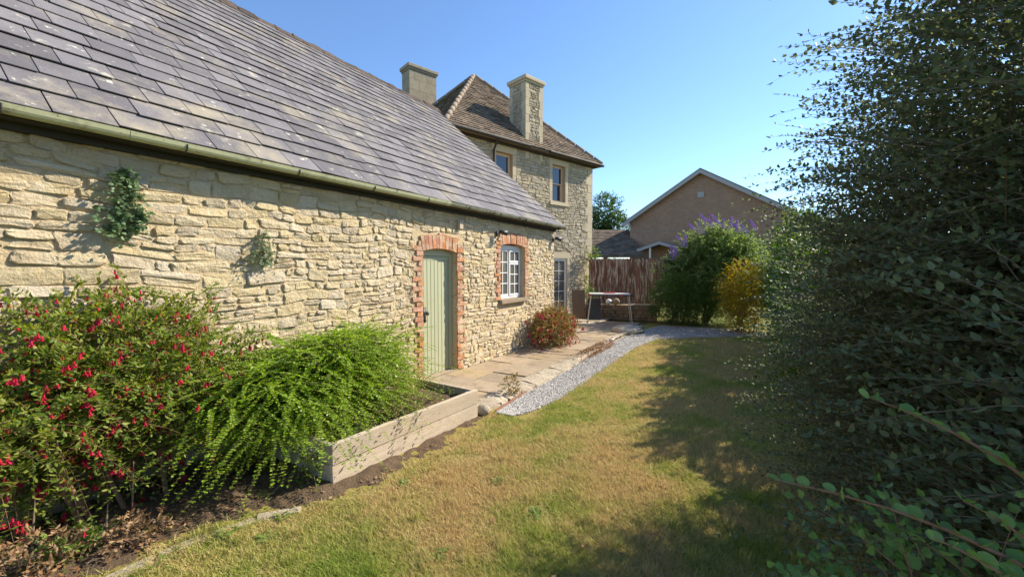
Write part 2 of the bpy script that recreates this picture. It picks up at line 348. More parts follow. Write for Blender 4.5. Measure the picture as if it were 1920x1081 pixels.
def soil_z(x, y):
    d = soil_edge(y) - x; k = min(1, max(0, d / .25))
    return -.012 + .03 * k + k * (.018 * math.sin(x * 7 + y * 3) * math.sin(y * 6.3 - x * 2) + .008 * math.sin(x * 31) * math.sin(y * 27 + x * 9))
struct(grid_sheet('soil_border', -4.19, -2.38, -3, 4.0, 90, 330, soil_z, M['soil']))

# lawn blades: denser near the viewer's end of the lawn, short and dry
def grass():
    n = 900000
    r = 1.2 * (16 / 1.2) ** rng.random(n); a = R(30.26) + R(52) * (rng.random(n) * 2 - 1) * 1.02
    x = -np.sin(a) * r; y = np.cos(a) * r
    ed = np.interp(y, [e[0] for e in EDGE], [e[1] for e in EDGE]) + .05 * np.sin(y * 9) + .03 * np.sin(y * 23)
    far = np.interp(y, [4.1, 5, 9, 10.6, 11.3, 12], [-2.2, -2.2, -2.23, -2.0, -1.3, -.3])
    k = np.where(y < 4.1, x > ed + rng.normal(0, .05, n), x > far + rng.normal(0, .02, n)) & (y < 12.1) & (x < 3)
    x, y, r = x[k], y[k], r[k]; n = len(x)
    dens = np.sin(x * 5.1 + 1) * np.sin(y * 4.3) + np.sin(x * 11 + y * 7)
    h = (.016 + .020 * rng.random(n) + .0025 * dens) * (1 + .03 * r); wd = (.0011 + .0010 * rng.random(n)) * (1 + .2 * r)
    t = rng.random(n) * 2 * np.pi; ln = h * (.3 + 1.3 * rng.random(n)); t2 = rng.random(n) * 2 * np.pi
    b = np.stack([x, y, np.zeros(n)], 1); s = np.stack([np.cos(t) * wd, np.sin(t) * wd, np.zeros(n)], 1)
    c = (np.sin(x * 13.7 + 2 * np.sin(y * 3.1)) * np.sin(y * 12.1 + 1.7 * np.sin(x * 4.3)) > .80) & (rng.random(n) < .8)   # scattered longer tufts
    h = np.where(c, h * rng.uniform(1.3, 2.3, n), h)
    bare = (np.sin(x * 3.9 + 1.1 * np.sin(y * 5)) * np.sin(y * 3.3 + 1.3 * np.sin(x * 2.2)) > .86); h = np.where(bare, h * .45, h)       # worn spots
    tip = b + np.stack([np.cos(t2) * ln, np.sin(t2) * ln, h], 1)
    v = np.stack([b - s, b + s, tip], 1).reshape(-1, 3)
    o = part_np('grass', v, np.arange(3 * n), np.full(n, 3), M['grass']); tag(o, 'short sun-scorched lawn grass, straw and green in patches', 'grass')
grass()

# ------------------------------------------------------------------ stone outbuilding
WX = -4.20; YA, YB = -2.5, 9.2; ZE = 2.70; RX, RZ = -8.0, 6.28
ob = empty('stone_outbuilding', (-6, 3.4, 0), 'long low limestone outbuilding with slate roof and green plank door', 'building')
D0, D1, DT = 4.59, 5.40, 1.97; W0, W1, WB, WT = 6.74, 7.71, 1.12, 2.16
FRO = (V(WX, 0, 0), V(0, 1, 0), V(1, 0, 0))
b = MB(); T = .45; xi = WX - T
for y0, y1, z0, z1 in ((YA, D0, -.1, ZE), (D0, D1, DT + .09, ZE), (D0, D1, -.1, .055), (D1, W0, -.1, ZE), (W0, W1, -.1, WB - .07), (W0, W1, WT + .09, ZE), (W1, YB, -.1, ZE)): b.box(xi, WX, y0, y1, z0, z1)
back = 2 * RX - WX
b.box(back, back + T, YA, YB, -.1, ZE)
for y0, y1 in ((YA, YA + .3), (YB - .3, YB)):
    for p in (y0, y1): pass
    vv = [(x, y, z) for y in (y0, y1) for x, z in ((back + T, -.1), (xi, -.1), (xi, ZE), (RX, RZ - .45), (back + T, ZE))]
    b.add(vv, [(0, 1, 2, 3, 4)[::-1], (5, 6, 7, 8, 9)] + [(i, (i + 1) % 5, 5 + (i + 1) % 5, 5 + i) for i in range(5)])
wall = b.build('wall', M['mortar'], ob); wall['label'] = 'pale lime mortar wall core behind the rubble stones'
SW = .17
excl = [(D0 - SW, D1 + SW, .0, DT + .30), (W0 - SW + .03, W1 + SW - .03, WB - .01, WT + .30), (W0 - .06, W1 + .06, WB - .12, WB)]
g = random.Random(3)
cells = rubble_cells(YA, YB, .03, ZE - .02, excl, (.06, .145), (.13, .44), g, 1, lambda q: float(np.interp(q, [.5, 2.2, 4, 9], [.88, .74, .56, .54])), lambda q: float(np.interp(q, [1, 2.5, 5], [.3, .5, .8])))
lay_rubble(cells, FRO, wall, M['stone'], 5)
# brick surrounds: toothed jambs and soldier arches
def surround(name, y0, y1, zb, zt, rise, label):
    s = empty(name, (WX, (y0 + y1) / 2, zb), parent=ob); s['label'] = label
    g = random.Random(len(name)); n = int(round((zt - zb) / .0745)); hz = (zt - zb) / n
    for side in (0, 1):
        for i in range(n + 2):
            wd = (.20 if i % 2 == 0 else .11) + g.uniform(-.03, .03)
            a, c = (y0 - wd, y0) if side == 0 else (y1, y1 + wd)
            z = zb + i * hz; MB().box(WX - .10, WX + .022 + g.uniform(-.006, .008), a + .004, c - .004, z + .006, z + hz - .005, .006).build('brick', M['brick'], s)
    N_ = int((y1 - y0) / .072); cy = (y0 + y1) / 2; half = (y1 - y0) / 2; Rr = (half ** 2 + rise ** 2) / (2 * rise); zc = zt + rise - Rr; am = math.asin(half / Rr)
    for i in range(N_):
        a0 = -am + 2 * am * i / N_ + .004 / Rr; a1 = -am + 2 * am * (i + 1) / N_ - .004 / Rr; top = .215 + g.uniform(-.012, .02); xo = WX + .024 + g.uniform(-.006, .008)
        c = []
        for rr in (Rr, Rr + top):
            for x, q in ((WX - .10, a0), (xo, a0), (xo, a1), (WX - .10, a1)): c.append((x, cy + math.sin(q) * rr, zc + math.cos(q) * rr))
        MB().hexa(c).build('brick', M['brick'], s)
    return Rr, zc, cy
AR, AZ, AC = surround('door_brick_surround', D0, D1, .06, DT, .05, 'worn orange brick jambs and arch round the green door')
surround('window_brick_surround', W0, W1, WB, WT, .05, 'worn orange brick jambs and arch round the white window')
# green plank door
dr = empty('door', (WX - .1, (D0 + D1) / 2, .06), parent=ob); dr['label'] = 'sage green vertical plank door set back in brick arch'
fx0, fx1 = WX - .17, WX - .085
b = MB(); b.box(fx0, fx1, D0 + .002, D0 + .055, .06, DT - .06); b.box(fx0, fx1, D1 - .075, D1 - .002, .06, DT - .06)
pts = [(D0 + .002, DT - .06), (D1 - .002, DT - .06)] + [(AC + math.sin(t) * (AR - .004), AZ + math.cos(t) * (AR - .004)) for t in np.linspace(math.asin((D1 - D0 - .004) / 2 / AR), -math.asin((D1 - D0 - .004) / 2 / AR), 9)]
k = len(pts); b.add([(x, y, z) for x in (fx0, fx1) for y, z in pts], [tuple(range(k))[::-1], tuple(range(k, 2 * k))] + [(i, (i + 1) % k, k + (i + 1) % k, k + i) for i in range(k)])
b.build('frame', M['sage'], dr)
nb = 8; pw = (D1 - .075 - D0 - .055 - .008) / nb
for i in range(nb):
    y = D0 + .059 + i * pw
    c = [(x, yy, z) for z in (.07, DT - .13) for x, yy in ((WX - .165, y + .001), (WX - .118, y + .001), (WX - .11, y + .008), (WX - .11, y + pw - .006), (WX - .118, y + pw - .001), (WX - .165, y + pw - .001))]
    MB().add(c, [tuple(range(6))[::-1], tuple(range(6, 12))] + [(j, (j + 1) % 6, 6 + (j + 1) % 6, 6 + j) for j in range(6)]).build('plank', M['sage'], dr)
MB().box(WX - .165, WX - .106, D0 + .06, D1 - .08, DT - .128, DT - .065).build('top_rail', M['sage'], dr, bevel=.003)
b = MB(); b.box(WX - .112, WX - .104, D0 + .138, D0 + .195, .90, 1.13); b.tube([(WX - .105, D0 + .165, 1.04), (WX - .06, D0 + .165, 1.04)], .009, 8); b.blob((WX - .05, D0 + .165, 1.04), .024, .034, .034, 2, 10, 6, .02)
b.tube([(WX - .095, D0 + .155, .96), (WX - .09, D0 + .17, .93), (WX - .09, D0 + .20, .92)], .006, 6)
b.build('handle', M['iron'], dr, True)
MB().box(WX - .2, WX + .03, D0 + .003, D1 - .003, .04, .066, .003).build('threshold', M['flag'], dr)
# white window
wn = empty('window', (WX - .09, (W0 + W1) / 2, WB), parent=ob); wn['label'] = 'white small-paned casement window in brick arch'
def casement_window(root, fr, a0, a1, z0, z1, arch=0, mat=None, glass=None, layout=None, ft=.045, depth=.06):
    b = MB(); b.fbox(fr, a0, a0 + ft, -depth, 0, z0, z1); b.fbox(fr, a1 - ft, a1, -depth, 0, z0, z1); b.fbox(fr, a0 + ft, a1 - ft, -depth, 0, z0, z0 + ft); b.fbox(fr, a0 + ft, a1 - ft, -depth, 0, z1 - ft, z1 + arch)
    b.build('frame', mat, root, bevel=.003)
    for p, q, c, d, nx, nz, off in layout:
        s = MB(); st = .032; f2 = (fr[0] + fr[2] * off, fr[1], fr[2])
        s.fbox(f2, p, p + st, -.04, 0, c, d); s.fbox(f2, q - st, q, -.04, 0, c, d); s.fbox(f2, p + st, q - st, -.04, 0, c, c + st + .008); s.fbox(f2, p + st, q - st, -.04, 0, d - st, d)
        gw = (q - p - 2 * st) / nx; gh = (d - c - 2 * st - .008) / nz; mu = .009
        for i in range(1, nx): s.fbox(f2, p + st + gw * i - mu, p + st + gw * i + mu, -.03, -.004, c + st + .008, d - st)
        for i in range(1, nz): s.fbox(f2, p + st, q - st, -.029, -.005, c + st + .008 + gh * i - mu, c + st + .008 + gh * i + mu)
        o = s.build('sash', mat, root)
        for i in range(nx):
            for j in range(nz): MB().fbox(f2, p + st + gw * i + .002, p + st + gw * (i + 1) - .002, -.022, -.017, c + st + .008 + gh * j + .002, c + st + .008 + gh * (j + 1) - .002).build('pane', glass, o)
fw = (V(WX - .09, 0, 0), V(0, 1, 0), V(1, 0, 0)); mid = (W0 + W1) / 2
casement_window(wn, fw, W0 + .002, W1 - .002, WB + .002, WT - .02, .045, M['white'], M['glass'],
                [(W0 + .05, mid - .004, WB + .05, WT - .07, 2, 4, -.006), (mid + .004, W1 - .05, WT - .32, WT - .07, 2, 1, .012), (mid + .004, W1 - .05, WB + .05, WT - .328, 2, 3, .012)])
MB().box(WX - .10, WX + .085, W0 - .05, W1 + .05, WB - .075, WB - .004, .005).build('sill', M['flag'], wn, bevel=.006)
MB().box(WX - .6, WX - .56, W0 - .1, W1 + .1, WB - .1, WT + .1).build('curtain', M['white'], wn)
# roof
rf = empty('roof', (RX, 3.4, ZE), parent=ob)
EX, EZ = -3.98, 2.72                                        # eave edge
pitch = math.atan2(RZ - EZ, EX - RX); ud = V(-math.cos(pitch), 0, math.sin(pitch)); nd = V(math.sin(pitch), 0, math.cos(pitch)); SL = math.hypot(RZ - EZ, EX - RX)
b = MB(); e0 = V(EX, 0, EZ)
for sgn in (1, -1):
    def mir(p): return p if sgn == 1 else V(2 * RX - p[0], p[1], p[2])
    c = []
    for dd in (-.07, -.012):
        for s, y in ((.03, YA - .08), (.03, YB + .06), (SL, YB + .06), (SL, YA - .08)): c.append(mir(e0 + ud * s + nd * dd + V(0, y, 0)))
    b.hexa(c)
b.build('roof_deck', M['slate'], rf)
GAU, SLW = .255, .32; rows = int(SL / GAU) + 1; slates = []; g = random.Random(11)
for i in range(rows):
    s0 = i * GAU - (.0 if i else .03); y = YA - .1 - (SLW / 2 if i % 2 else 0) + g.uniform(-.02, .02); lift = g.uniform(-.001, .001)
    while y < YB + .07:
        wd = SLW * g.uniform(.93, 1.05)
        slates.append((i, s0, max(y, YA - .1), min(y + wd, YB + .1))); y += wd
def slate_geo(i, s0, y0, y1, g):
    ln = min(GAU * 1.35, SL - s0 + .02); t0 = .025 + g.uniform(-.004, .007); t1 = .004; sk = g.uniform(-.004, .004); dr_ = g.uniform(-.006, .006) + (-.035 if g.random() < .03 else 0)
    gp = .004; y0 += gp; y1 -= gp; th = .008; c = []
    ch = g.random() < .10; cx = g.uniform(.012, .035)
    lo = [(s0 + dr_ + sk, y0, t0), (s0 + dr_ - sk, y1, t0 + g.uniform(-.002, .002)), (s0 + ln, y1, t1), (s0 + ln, y0, t1)]
    if ch: lo[0] = (lo[0][0] + cx * .5, y0 + cx * .1, t0)
    for dd in (-th, 0):
        for s, y, t in lo: c.append(e0 + ud * s + nd * (t + dd) + V(0, y, 0))
    return c
def ssize(q):
    i, s0, y0, y1 = q; p = e0 + ud * (s0 + .12) + V(0, (y0 + y1) / 2, 0)
    if p[1] < .25 + .21 * (p[2] - 2.7): return 0
    d = p - V(0, 0, 1.7); return abs(d @ nd) * (y1 - y0) / np.linalg.norm(d) ** 3
slates.sort(key=ssize, reverse=True); rest = MB(); g = random.Random(4)
for k, q in enumerate(slates):
    if q[3] - q[2] < .05: continue
    c = slate_geo(*q, g)
    if k < 300: MB().hexa(c).build('slate', M['slate'], rf)
    else: rest.hexa(c)
rest.build('slate_infill', M['slate'], rf, kind='stuff')
y = YA - .1; g = random.Random(8)                             # ridge capping, lumpy with moss
while y < YB + .05:
    ln = g.uniform(.28, .36); h = .03 + g.uniform(-.012, .015); wd = .14 + g.uniform(-.02, .02); c = []
    for yy in (y + .004, y + ln * .5, y + ln - .004):
        for a in (-1, -.55, 0, .55, 1): c.append((RX + a * wd + g.uniform(-.012, .012), yy, RZ + h - abs(a) * wd * math.tan(pitch) + .03 * (1 - abs(a)) + g.uniform(-.014, .014)))
        for a in (1, -1): c.append((RX + a * wd * .8, yy, RZ - .02 - wd * math.tan(pitch)))
    MB().add(c, [(r_ * 7 + k, r_ * 7 + (k + 1) % 7, (r_ + 1) * 7 + (k + 1) % 7, (r_ + 1) * 7 + k) for r_ in range(2) for k in range(7)] + [tuple(range(7))[::-1], tuple(range(14, 21))]).build('ridge_tile', M['ridge'], rf)
    y += ln
# eaves: fascia, gutter lengths with collars
MB().box(WX - .02, WX + .06, YA, YB, ZE - .105, ZE - .03).build('fascia', M['dark'], ob)
MB().box(WX + .06, EX - .03, YA, YB, ZE - .055, ZE - .03).build('soffit', M['dark'], ob)
gt = empty('gutter', (EX, 3.4, ZE), parent=ob); gt['label'] = 'olive painted half-round eaves gutter'
ys = [YA - .05, -.6, 1.25, 3.1, 4.95, 6.8, 8.2, YB + .13]
for i in range(len(ys) - 1):
    a, c_ = ys[i] + .002, ys[i + 1] - .002; cx, cz, r0 = EX + .008, ZE - .004, .047; prof = []
    for t in np.linspace(0, math.pi, 9): prof.append((cx + math.cos(t) * r0, cz - math.sin(t) * r0))
    prof += [(x_ * 1, z_) for x_, z_ in [(cx + math.cos(t) * (r0 - .006), cz - math.sin(t) * (r0 - .006)) for t in np.linspace(math.pi, 0, 9)]]
    prof[0] = (cx + r0 + .006, cz + .012); prof[-1] = (cx + r0 - .012, cz + .012); k = len(prof); dz = lambda y: -.008 * math.sin(y * .55)
    vv = [(x, y, z + dz(y)) for y in np.linspace(a, c_, 4) for x, z in prof]
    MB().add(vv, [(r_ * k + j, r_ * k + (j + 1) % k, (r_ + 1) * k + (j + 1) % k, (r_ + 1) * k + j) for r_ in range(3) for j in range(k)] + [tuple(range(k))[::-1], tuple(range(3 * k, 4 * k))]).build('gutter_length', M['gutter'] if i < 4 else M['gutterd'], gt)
for i, y in enumerate(np.arange(-.3, 9.1, .95)):
    pts = [(EX + .008 + math.cos(t) * .052, y, ZE - .006 - math.sin(t) * .052 - .008 * math.sin(y * .55)) for t in np.linspace(-.1, math.pi, 8)]
    MB().tube(pts, .006, 4).build('gutter_bracket', M['iron'], gt)
MB().box(WX + .02, WX + .075, 5.40, 5.50, 2.36, 2.50, .004).build('timber_block', M['plank'], ob)
def wall_lamp(y, z, label, tilt):
    r = empty('wall_lamp', (WX + .03, y, z), label, 'lamp', 'spotlights on the outbuilding wall')
    MB().box(WX + .02, WX + .05, y - .035, y + .035, z - .05, z + .05).build('back_plate', M['iron'], r, bevel=.006)
    MB().tube([(WX + .05, y, z), (WX + .11, y, z + .02), (WX + .15, y + .02, z + .03)], .010, 8).build('arm', M['iron'], r)
    d = V(.55, tilt, -.12); d /= np.linalg.norm(d); p = V(WX + .13, y, z + .03)
    MB().tube([p - d * .05, p - d * .045, p + d * .02, p + d * .10], [.018, .034, .040, .052], 12).build('shade', M['iron'], r, True)
wall_lamp(6.60, 2.36, 'small dark spotlight on stone wall left of the white window', .8)
wall_lamp(9.10, 2.40, 'small dark spotlight at the far corner of the outbuilding', .8)

# ------------------------------------------------------------------ main house
ZH = 5.9
fA, fB = V(-7.75, 9.48, 0), V(-5.43, 16.56, 0)               # eave corners
hu = (fB - fA) / np.linalg.norm(fB - fA); hn = V(hu[1], -hu[0], 0); HL = np.linalg.norm(fB - fA); OV = .3; HW = 7.3
FRH = (fA - hn * OV, hu, hn)                                   # front wall plane, s measured from the eave corner
hs = empty('stone_house', tuple(fA - hn * 3.6 + hu * 3.7), 'two-storey stone house with tiled pyramid roof and tall chimneys', 'building')
s0, s1 = OV, HL - OV
wins = [(2.12, 2.84, 4.18, 5.56), (4.80, 5.52, 4.22, 5.58)]; hdoor = (4.84, 5.66, .03, 2.12)
b = MB(); Th = .4
cuts = sorted([(a, c, [(z0, z1)]) for a, c, z0, z1 in wins[:1]] )
def hbox(a, c, z0, z1): b.fbox(FRH, a, c, -Th, 0, z0, z1)
hbox(s0, 2.12, -.1, ZH); hbox(2.12, 2.84, -.1, 4.18); hbox(2.12, 2.84, 5.56, ZH); hbox(2.84, 4.80, -.1, ZH)
hbox(4.80, 4.84, -.1, 4.22); hbox(4.84, 5.52, 2.12, 4.22); hbox(4.80, 5.52, 5.58, ZH); hbox(5.52, 5.66, 2.12, ZH); hbox(5.66, s1, -.1, ZH)
b.fbox(FRH, s0, s0 + Th, -HW + .6, -Th, -.1, ZH); b.fbox(FRH, s1 - Th, s1, -HW + .6, -Th, -.1, ZH); b.fbox(FRH, s0 + Th, s1 - Th, -HW + .6, -HW + .6 + Th, -.1, ZH)
hw = b.build('wall', M['hmortar'], hs)
ASH = .16
hex_ = [(a - ASH, c + ASH, z0 - .2, z1 + .25) for a, c, z0, z1 in wins] + [(hdoor[0] - ASH, hdoor[1] + ASH, 0, hdoor[3] + .25), (s1 - .3, s1, 0, 6), (s0, s0 + .3, 0, 6)]
lay_rubble(rubble_cells(s0, s1, .02, ZH - .02, hex_, (.07, .16), (.12, .34), random.Random(21)), FRH, hw, M['hstone'], 22, limit=0, prot=.022)
g = random.Random(31)
def quoin(a, c, z0, z1, name='quoin', out=.028): MB().fbox(FRH, a + .003, c - .003, -.06, out + g.uniform(-.003, .003), z0 + .003, z1 - .003, .002).build(name, M['ashlar'], hw)
z = .02; i = 0
while z < ZH - .15:
    h = g.uniform(.24, .34); zt = min(z + h, ZH - .02); quoin(s1 - (.42 if i % 2 else .29), s1 + .03, z, zt); quoin(s0 - .03, s0 + (.42 if i % 2 else .29), z, zt); z = zt; i += 1
for a, c, z0, z1 in wins + [hdoor]:
    quoin(a - ASH - .02, c + ASH + .02, z1, z1 + .23, 'lintel', .032); n = int((z1 - z0) / .4) + 1
    for j in range(n):
        for p, q in ((a - ASH, a), (c, c + ASH)): quoin(p, q, z0 + (z1 - z0) * j / n, z0 + (z1 - z0) * (j + 1) / n, 'jamb_stone')
def fr_off(fr, d): return (fr[0] + fr[2] * d, fr[1], fr[2])
for k, (a, c, z0, z1) in enumerate(wins):
    r = empty('window', tuple(FRH[0] + hu * (a + c) / 2 + V(0, 0, z0)), parent=hs)
    m = (z0 + z1) / 2
    casement_window(r, fr_off(FRH, -.12), a + .002, c - .002, z0 + .002, z1 - .002, 0, M['cream'], M['glassd'], [(a + .05, c - .05, m - .01, z1 - .05, 1, 1, -.004), (a + .05, c - .05, z0 + .05, m + .02, 1, 1, -.046)], .05, .1)
    MB().fbox(FRH, a - .14, c + .14, -.12, .075, z0 - .13, z0 - .003, .003).build('sill', M['ashlar'], r)
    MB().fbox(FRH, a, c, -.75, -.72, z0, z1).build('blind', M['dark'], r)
hd = empty('glazed_door', tuple(FRH[0] + hu * 5.2), parent=hs); hd['label'] = 'narrow white glazed door in the house wall'
casement_window(hd, fr_off(FRH, -.03), hdoor[0] + .002, hdoor[1] - .002, hdoor[2], hdoor[3] - .002, 0, M['white'], M['glass'], [(hdoor[0] + .055, hdoor[1] - .055, .07, 2.06, 2, 5, -.006)], .055, .08)
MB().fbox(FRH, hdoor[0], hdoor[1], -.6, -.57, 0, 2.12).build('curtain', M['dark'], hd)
# pyramid roof of small stone tiles
hr = empty('roof', tuple(fA - hn * 3.6 + hu * 3.7 + V(0, 0, ZH)), parent=hs)
cA = fA + V(0, 0, ZH); cB = fB + V(0, 0, ZH); cC = cA - hn * HW; cD = cB - hn * HW; apex = (cA + cD) / 2 + V(0, 0, 3.62)
b = MB(); dz = V(0, 0, .07)
b.add([cA, cB, cD, cC, apex, cA - dz, cB - dz, cD - dz, cC - dz], [(0, 1, 4), (1, 2, 4), (2, 3, 4), (3, 0, 4), (5, 6, 1, 0), (6, 7, 2, 1), (7, 8, 3, 2), (8, 5, 0, 3), (8, 7, 6, 5)])
b.build('roof_deck', M['tile'], hr)
def tile_face(a, c, top, seed):
    g = random.Random(seed); m = (a + c) / 2; along = (c - a) / np.linalg.norm(c - a); up = top - m; SLh = np.linalg.norm(up); up = up / SLh; nn = np.cross(along, up); nn = nn if nn[2] > 0 else -nn
    b = MB(); half = np.linalg.norm(c - a) / 2; i = 0; off = ((top - m) @ along)
    while i * .145 < SLh - .1:
        s = i * .145; f = s / SLh; gg = .145 * g.uniform(.9, 1.1); lo, hi = -half * (1 - f), half * (1 - f); y = lo - g.uniform(0, .15)
        while y < hi:
            wd = g.uniform(.16, .26); p, q = max(y, lo), min(y + wd, hi); y += wd
            if q - p < .04: continue
            d0 = .045 + g.uniform(-.008, .01); cc = []
            for t in (-.022, 0):
                for ss, yy, d in ((s - .02 + g.uniform(-.008, .008), p + .003, d0), (s - .02 + g.uniform(-.008, .008), q - .003, d0), (s + gg + .03, q - .003, .012), (s + gg + .03, p + .003, .012)): cc.append(m + along * yy + up * ss + nn * (d + t))
            b.hexa(cc)
        i += 1
    return b
tile_face(cA, cB, apex, 1).build('roof_tile_course', M['tile'], hr, kind='stuff')
tile_face(cC, cA, apex, 2).build('roof_tile_course', M['tile'], hr, kind='stuff')
M['hipm'] = pm('hip_mortar', [(.24, .18, .13), (.36, .29, .21)], 9, .15, .9, .7, 40, .012, .1)
for c in (cA, cB, cC):
    g = random.Random(int(c[0] * 7)); n = 14
    for i in range(n):
        p = c + (apex - c) * (i / n) + V(0, 0, .045 + g.uniform(-.01, .01)); q = c + (apex - c) * ((i + 1) / n - .004) + V(0, 0, .05 + g.uniform(-.01, .01))
        MB().tube([p, q], [.085, .08], 8).build('hip_tile', M['hipm'], hr, True)
b = MB(); b.fbox(FRH, s0 - .1, s1 + .1, .001, .17, ZH - .12, ZH - .075); b.build('soffit', M['dark'], hs)
gk = MB(); p0 = FRH[0] + hn * (OV + .04) + V(0, 0, ZH - .03)
for a, c in ((.05, 3.36), (4.34, HL + .02)):
    MB().tube([p0 + hu * a, p0 + hu * c], .055, 8).build('gutter_length', M['dark'], hs)
pp = FRH[0] + hu * 1.98
MB().tube([pp + hn * .30 + V(0, 0, ZH - .06), pp + hn * .08 + V(0, 0, ZH - .34), pp + hn * .08 + V(0, 0, 2.5), pp + hn * .08 + V(0, 0, .1)], .035, 8).build('downpipe', M['dark'], hs)
# chimneys
def chimney(fr, a0, a1, b0, b1, z0, z1, label, rub):
    r = empty('chimney', tuple(fr[0] + hu * (a0 + a1) / 2 + hn * (b0 + b1) / 2 + V(0, 0, z0)), parent=hr); r['label'] = label
    g = random.Random(int(a0 * 9))
    MB().fbox(fr, a0, a1, b0, b1, z0, z1 - .2).build('shaft', M['hmortar'] if rub else M['ashlarw'], r)
    zz = z0
    if rub:
        fF = (fr[0] + fr[2] * b1, fr[1], fr[2]); fL = (fr[0] + fr[1] * a0, fr[2], -fr[1])
        for (F_, p, q) in ((fF, a0, a1), (fL, b0, b1)):
            bb = MB()
            for c in rubble_cells(p + .17, q - .17, z0, z1 - .22, [], (.06, .13), (.09, .2), g, .3):
                v, f = stone_geo(c, F_, g, prot=.014); bb.add(v, f)
            bb.build('stone_infill', M['hstone'], r, kind='stuff')
            z = z0; i = 0
            while z < z1 - .3:
                zt = min(z + g.uniform(.26, .4), z1 - .21); w_ = .2 if i % 2 else .15; i += 1
                MB().fbox(F_, p - .012, p + w_, -.05, .024, z + .004, zt - .004, .003).build('quoin', M['ashlar'], r); MB().fbox(F_, q - w_, q + .012, -.05, .026, z + .004, zt - .004, .003).build('quoin', M['ashlar'], r); z = zt
    else:
        z = z0; i = 0
        while z < z1 - .25:
            zt = min(z + .42, z1 - .21); i += 1; e = .012 + g.uniform(-.002, .004); m = a0 + (a1 - a0) * (.35 if i % 2 else .62)
            MB().fbox(fr, a0 - e, m - .003, b0 - e, b1 + e, z + .004, zt - .004).build('ashlar_block', (M['ashlar'] if rub else M['ashlarw']), r); MB().fbox(fr, m + .003, a1 + e, b0 - e, b1 + e + .002, z + .004, zt - .004).build('ashlar_block', (M['ashlar'] if rub else M['ashlarw']), r); z = zt
        MB().fbox(fr, a0 - .05, a1 + .05, b0 - .05, b1 + .05, z0 + .95, z0 + 1.03, .004).build('band', (M['ashlar'] if rub else M['ashlarw']), r)
    MB().fbox(fr, a0 - .04, a1 + .04, b0 - .04, b1 + .04, z1 - .2, z1 - .13, .004).build('cap_moulding', (M['ashlar'] if rub else M['ashlarw']), r)
    MB().fbox(fr, a0 - .09, a1 + .09, b0 - .09, b1 + .09, z1 - .13, z1, .01).build('cap', (M['ashlar'] if rub else M['ashlarw']), r, bevel=.02)
chimney(FRH, 3.44, 4.26, -.78, .012, 5.55, 8.36, 'square rubble chimney stack with dressed corners and flat cap', True)
chimney((V(-12.1, 13.2, 0) - hu * .62, hu, hn), 0, 1.2, -.30, .30, 7.2, 9.85, 'smooth ashlar chimney stack behind the outbuilding ridge', False)

# ------------------------------------------------------------------ neighbouring buildings
cR = V(math.cos(R(30.26)), math.sin(R(30.26)), 0); cF = V(-math.sin(R(30.26)), math.cos(R(30.26)), 0)
def cp(lat, dep, z=0): return cF * dep + cR * lat + V(0, 0, z)     # metres right of / ahead of the viewpoint
nA, nM, nC = cp(8.75, 31), cp(12.6, 28), cp(16.45, 25); nu = (nC - nA) / np.linalg.norm(nC - nA); nn_ = V(nu[1], -nu[0], 0); nl = np.linalg.norm(nC - nA)
if nn_ @ (V(0, 0, 0) - nA) < 0: nn_ = -nn_
FN = (nA, nu, nn_); M['farbrick'] = brickwall('buff_brickwork', FN)
nb_ = empty('brick_gable_house', tuple(nM), 'buff brick house seen gable end on beyond the fence', 'building')
ez, az = 5.3, 8.25
vv = [FN[0] + nu * a + nn_ * d + V(0, 0, z) for d in (0, -12) for a, z in ((0, 0), (nl, 0), (nl, ez), (nl / 2, az), (0, ez))]
MB().add(vv, [(0, 1, 2, 3, 4), (9, 8, 7, 6, 5)] + [(i, 5 + i, 5 + (i + 1) % 5, (i + 1) % 5) for i in range(5)]).build('wall', M['farbrick'], nb_)
def slope(a0, z0, a1, z1, d0, d1, t, mm, name, parent, fr):
    o, u, n = fr; up = V(0, 0, t)
    c = [o + u * a + n * d + V(0, 0, z) for a, z, d in ((a0, z0, d0), (a1, z1, d0), (a1, z1, d1), (a0, z0, d1))]
    return MB().hexa(c + [p + up for p in c]).build(name, mm, parent)
k = (az - ez) / (nl / 2); o_ = .45
slope(-o_, ez - o_ * k + .02, nl / 2, az + .02, .35, -12.3, .12, M['tile'], 'roof_slope', nb_, FN); slope(nl + o_, ez - o_ * k + .02, nl / 2, az + .02, .35, -12.3, .12, M['tile'], 'roof_slope', nb_, FN)
slope(-o_, ez - o_ * k - .2, nl / 2, az - .2, .36, .40, .26, M['greyw'], 'bargeboard', nb_, FN); slope(nl + o_, ez - o_ * k - .2, nl / 2, az - .2, .36, .40, .26, M['greyw'], 'bargeboard', nb_, FN)
MB().tube([FN[0] + nu * (nl * q) + nn_ * .03 + V(0, 0, 4.55 - .12 * math.sin(q * 6.3)) for q in np.linspace(.02, .98, 12)], .014, 5).build('cable', M['greyw'], nb_)
MB().fbox(FN, nl / 2 - .2, nl / 2 + .2, 0, .06, 6.5, 6.85).build('vent', M['greyw'], nb_)
MB().fbox(FN, -o_, .02, -.1, .355, ez - .45, ez - .18).build('eaves_box', M['white'], nb_)
pc = empty('porch', tuple(FN[0] + nu * 2.6 + nn_ * .8), parent=nb_)
slope(1.1, 3.05, 2.6, 3.5, 1.3, .02, .1, M['tile'], 'porch_roof', pc, FN); slope(4.1, 3.05, 2.6, 3.5, 1.3, .02, .1, M['tile'], 'porch_roof', pc, FN)
slope(1.05, 2.92, 2.6, 3.4, 1.36, 1.31, .2, M['greyw'], 'fascia', pc, FN); slope(4.15, 2.92, 2.6, 3.4, 1.36, 1.31, .2, M['greyw'], 'fascia', pc, FN)
MB().fbox(FN, 1.9, 2.0, 1.15, 1.25, 0, 3.2).build('post', M['white'], pc); MB().fbox(FN, 3.5, 3.6, 1.15, 1.25, 0, 3.0).build('post', M['white'], pc)
